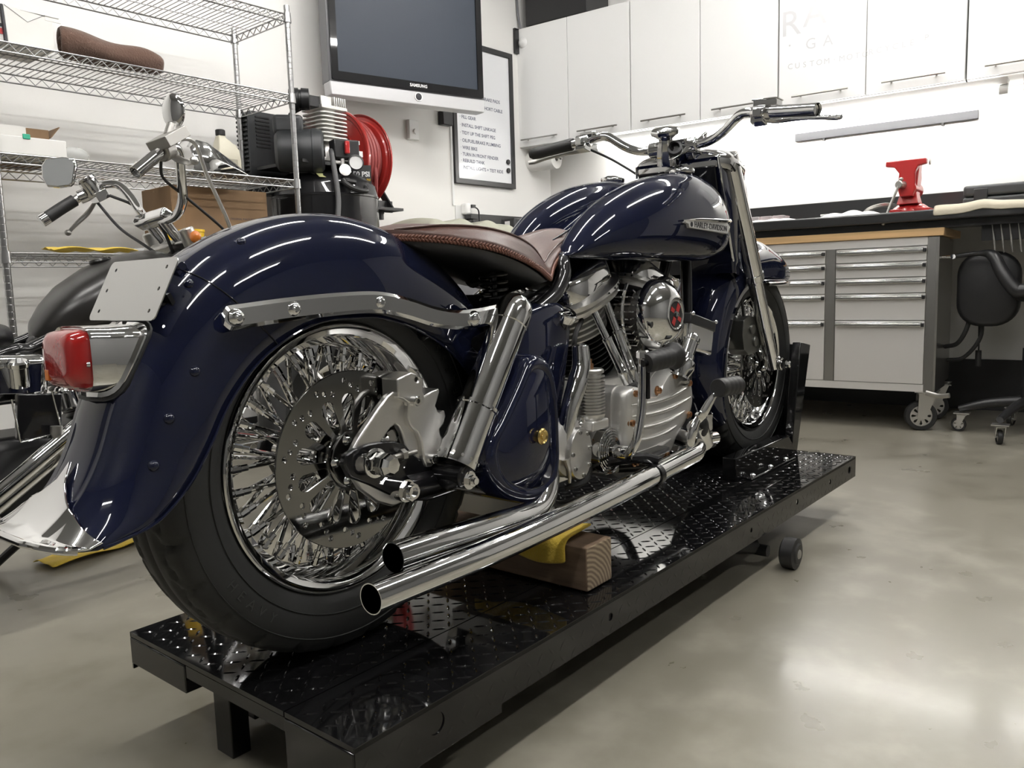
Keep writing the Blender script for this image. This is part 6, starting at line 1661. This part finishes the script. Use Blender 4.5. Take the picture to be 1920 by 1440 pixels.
# third shelf: flat white box, open cardboard tray, bags, chrome part, jug
o = box_thing('white_box', 'low white cardboard box with a green clip at the left of the third shelf', 'box', (.43, 2.15, ZS[3]), (.25, .17, .062), CARDW, 'S')
b = B(); b.bb(-.02, .005, -.088, -.083, .054, .072); b.obj('green_clip', GREEN, o, bevel=.002)
b = B()
for (x, y, sx, sy) in ((0, -.1, .34, .003), (0, .1, .34, .003), (-.17, 0, .003, .2), (.17, 0, .003, .2)): b.box((x, y, .065), (sx, sy, .13))
b.box((0, 0, .002), (.34, .2, .003)); b.box((.195, 0, .125), (.055, .2, .003), euler_m(0, -.9, 0)); b.box((0, .115, .14), (.34, .04, .003), euler_m(.9, 0, 0))
o = b.obj('open_carton', CARD, None); tag(o, 'open brown cardboard carton behind the low white box on the third shelf', 'box'); onS(o, .40, 2.36, ZS[3])
b = B(); b.box((-.04, -.103, .11), (.26, .003, .045)); b.obj('white_panel', CARDW, o)
b = B(); b.ell((0, 0, .028), (.055, .05, .032), 16, 8); o = b.obj('plastic_bag', CLEARP, None); tag(o, 'small clear plastic bag beside the low white box', 'bag'); onS(o, .615, 2.16, ZS[3])
b = B(); b.ell((0, 0, .018), (.09, .05, .020), 16, 8); b.box((-.02, 0, .02), (.09, .06, .03)); o = b.obj('plastic_bag', CLEARP, None); tag(o, 'flat clear plastic bag in the middle of the third shelf', 'bag'); onS(o, .93, 2.22, ZS[3])
b = B(); b.loft([[(x, y0*.9, 0), (x, y0, z1*.5), (x, y0*.6, z1), (x, 0, z1*1.04), (x, -y0*.6, z1), (x, -y0, z1*.5), (x, -y0*.9, 0)] for x, y0, z1 in ((-.13, .07, .10), (-.10, .075, .135), (-.05, .075, .128), (.0, .07, .10), (.08, .06, .055), (.14, .05, .012))]); o = b.obj('chrome_cover', CHROME, None, angle=50, bevel=.006, seg=3); tag(o, 'wedge shaped chromed cover on the third shelf, in front of the oil jug', 'chrome part'); onS(o, 1.19, 2.15, ZS[3])
b = B(); b.loft([[(sx*w1+cx, sy*d1, z) for sx, sy in ((-1, -1), (1, -1), (1, 1), (-1, 1))] for w1, d1, cx, z in ((.055, .035, 0, 0), (.056, .036, 0, .10), (.05, .034, .0, .145), (.03, .025, -.014, .18), (.018, .018, -.022, .195), (.018, .018, -.022, .205))]); o = b.obj('oil_jug', CREAM, None, bevel=.012, seg=4, angle=60); tag(o, 'cream plastic oil jug with black cap on the third shelf', 'jug'); onS(o, 1.345, 2.31, ZS[3])
b = B(); b.cyl((-.022, 0, .204), (-.022, 0, .232), .0215, ch=.003); b.obj('cap', BLACKM, o)
b = B(); b.tube([(.03, 0, .17), (.052, 0, .155), (.058, 0, .09)], .009, 10); b.obj('grip_handle', CREAM, o)
b = B(); b.bb(-.035, .035, -.0375, -.0362, .02, .10); b.obj('jug_label', mat('dull_label', (.45, .42, .33), 0, .6), o)
# tall box on the bottom level seen between the shelves
lc = (1.30, 2.41, .95)
b = N(lc); b.bb(1.02, 1.485, 2.22, 2.485, .9515, 1.250); o = b.obj('cardboard_box', CARD, None, bevel=.002); tag(o, 'large brown cardboard box with printed marks on the fourth shelf', 'box'); place(o, lc, 'S')
b = B(); b.text('FRAGILE', (.06, -.1902, .12), (1, 0, 0), (0, 0, 1), .022, .0001); b.text('ORIGINAL PARTS PACKAGING', (.08, -.1902, .17), (1, 0, 0), (0, 0, 1), .013, .0001) 
b.prism(rrect(.055, .055, .002), (.10, -.1902, .11-.02), (1, 0, 0), (0, 0, 1), (0, -.0002, 0), holes=[rrect(.049, .049, .001)])
for i in range(5): b.bb(.083+i*.008, .087+i*.008, -.1904, -.1902, .07, .108)
b.obj('printed_mark', mat('faded_blue_print', (.05, .045, .07), 0, .8), o)
b = B(); b.bb(-.277, -.225, -.1905, -.1895, .002, .299); b.obj('packing_tape', mat('packing_tape', (.22, .14, .075), 0, .35), o)
def f_yc(u, v): return (-.16+.32*u, -.06+.12*v, .006+.014*abs(sin(u*6+v*2))+.004*sin(v*13))
cloth('yellow_cloth', 'yellow cloth lying on the fourth shelf, left of the fuel tank', f_yc, 24, 8, YCLOTH, .004, (.64, 2.14, ZS[4]), 0, 'S')
b = B(); b.ell((0, 0, .012), (.07, .05, .014), 16, 8); o = b.obj('plastic_bag', CLEARP, None); tag(o, 'clear plastic bag on the fourth shelf beside the yellow cloth', 'bag'); onS(o, .84, 2.12, ZS[4])
for (x, h, lab) in ((.935, .095, 'round yellow tub on the fourth shelf, left one behind the far risers'), (1.05, .105, 'round yellow tub on the fourth shelf, right one before the cardboard box')):
    b = B(); b.lathe([(0, 0), (.050, 0), (.052, .01), (.052, h-.012), (.055, h-.01), (.055, h), (0, h)], (0, 0, 0), (0, 0, 1), 32); o = b.obj('yellow_tub', YELL, None); tag(o, lab, 'tub'); onS(o, x, 2.14 if x < .95 else 2.13, ZS[4])
# ---------------------------------------------------------------- camera and light
cam = bpy.data.cameras.new('camera'); co = bpy.data.objects.new('camera', cam); COL.objects.link(co)
Rc = Matrix(((0.62260521, -0.11177062, 0.7745128), (-0.78199158, -0.05194942, 0.62112029), (-0.02918751, -0.99237522, -0.11974766)))
right = Rc.col[0]; down = Rc.col[1]; fwd = Rc.col[2]
M4 = Matrix((right, -down, -fwd)).transposed().to_4x4()
M4.translation = (-.83, -1.10, .78)
co.matrix_world = M4
cam.sensor_width = 36; cam.lens = 1518/1920*36; cam.clip_start = .05; cam.clip_end = 60
SC.camera = co
w = bpy.data.worlds.new('world'); SC.world = w; w.use_nodes = True
w.node_tree.nodes['Background'].inputs[0].default_value = (.9, .92, 1, 1); w.node_tree.nodes['Background'].inputs[1].default_value = .02
SC.view_settings.view_transform = 'Standard'; SC.view_settings.look = 'None'; SC.view_settings.gamma = 1; SC.view_settings.use_curve_mapping = False
SC.view_settings.exposure = 0.33
SC.cycles.max_bounces = 10; SC.cycles.glossy_bounces = 6; SC.cycles.diffuse_bounces = 4
SC.cycles.sample_clamp_indirect = 6
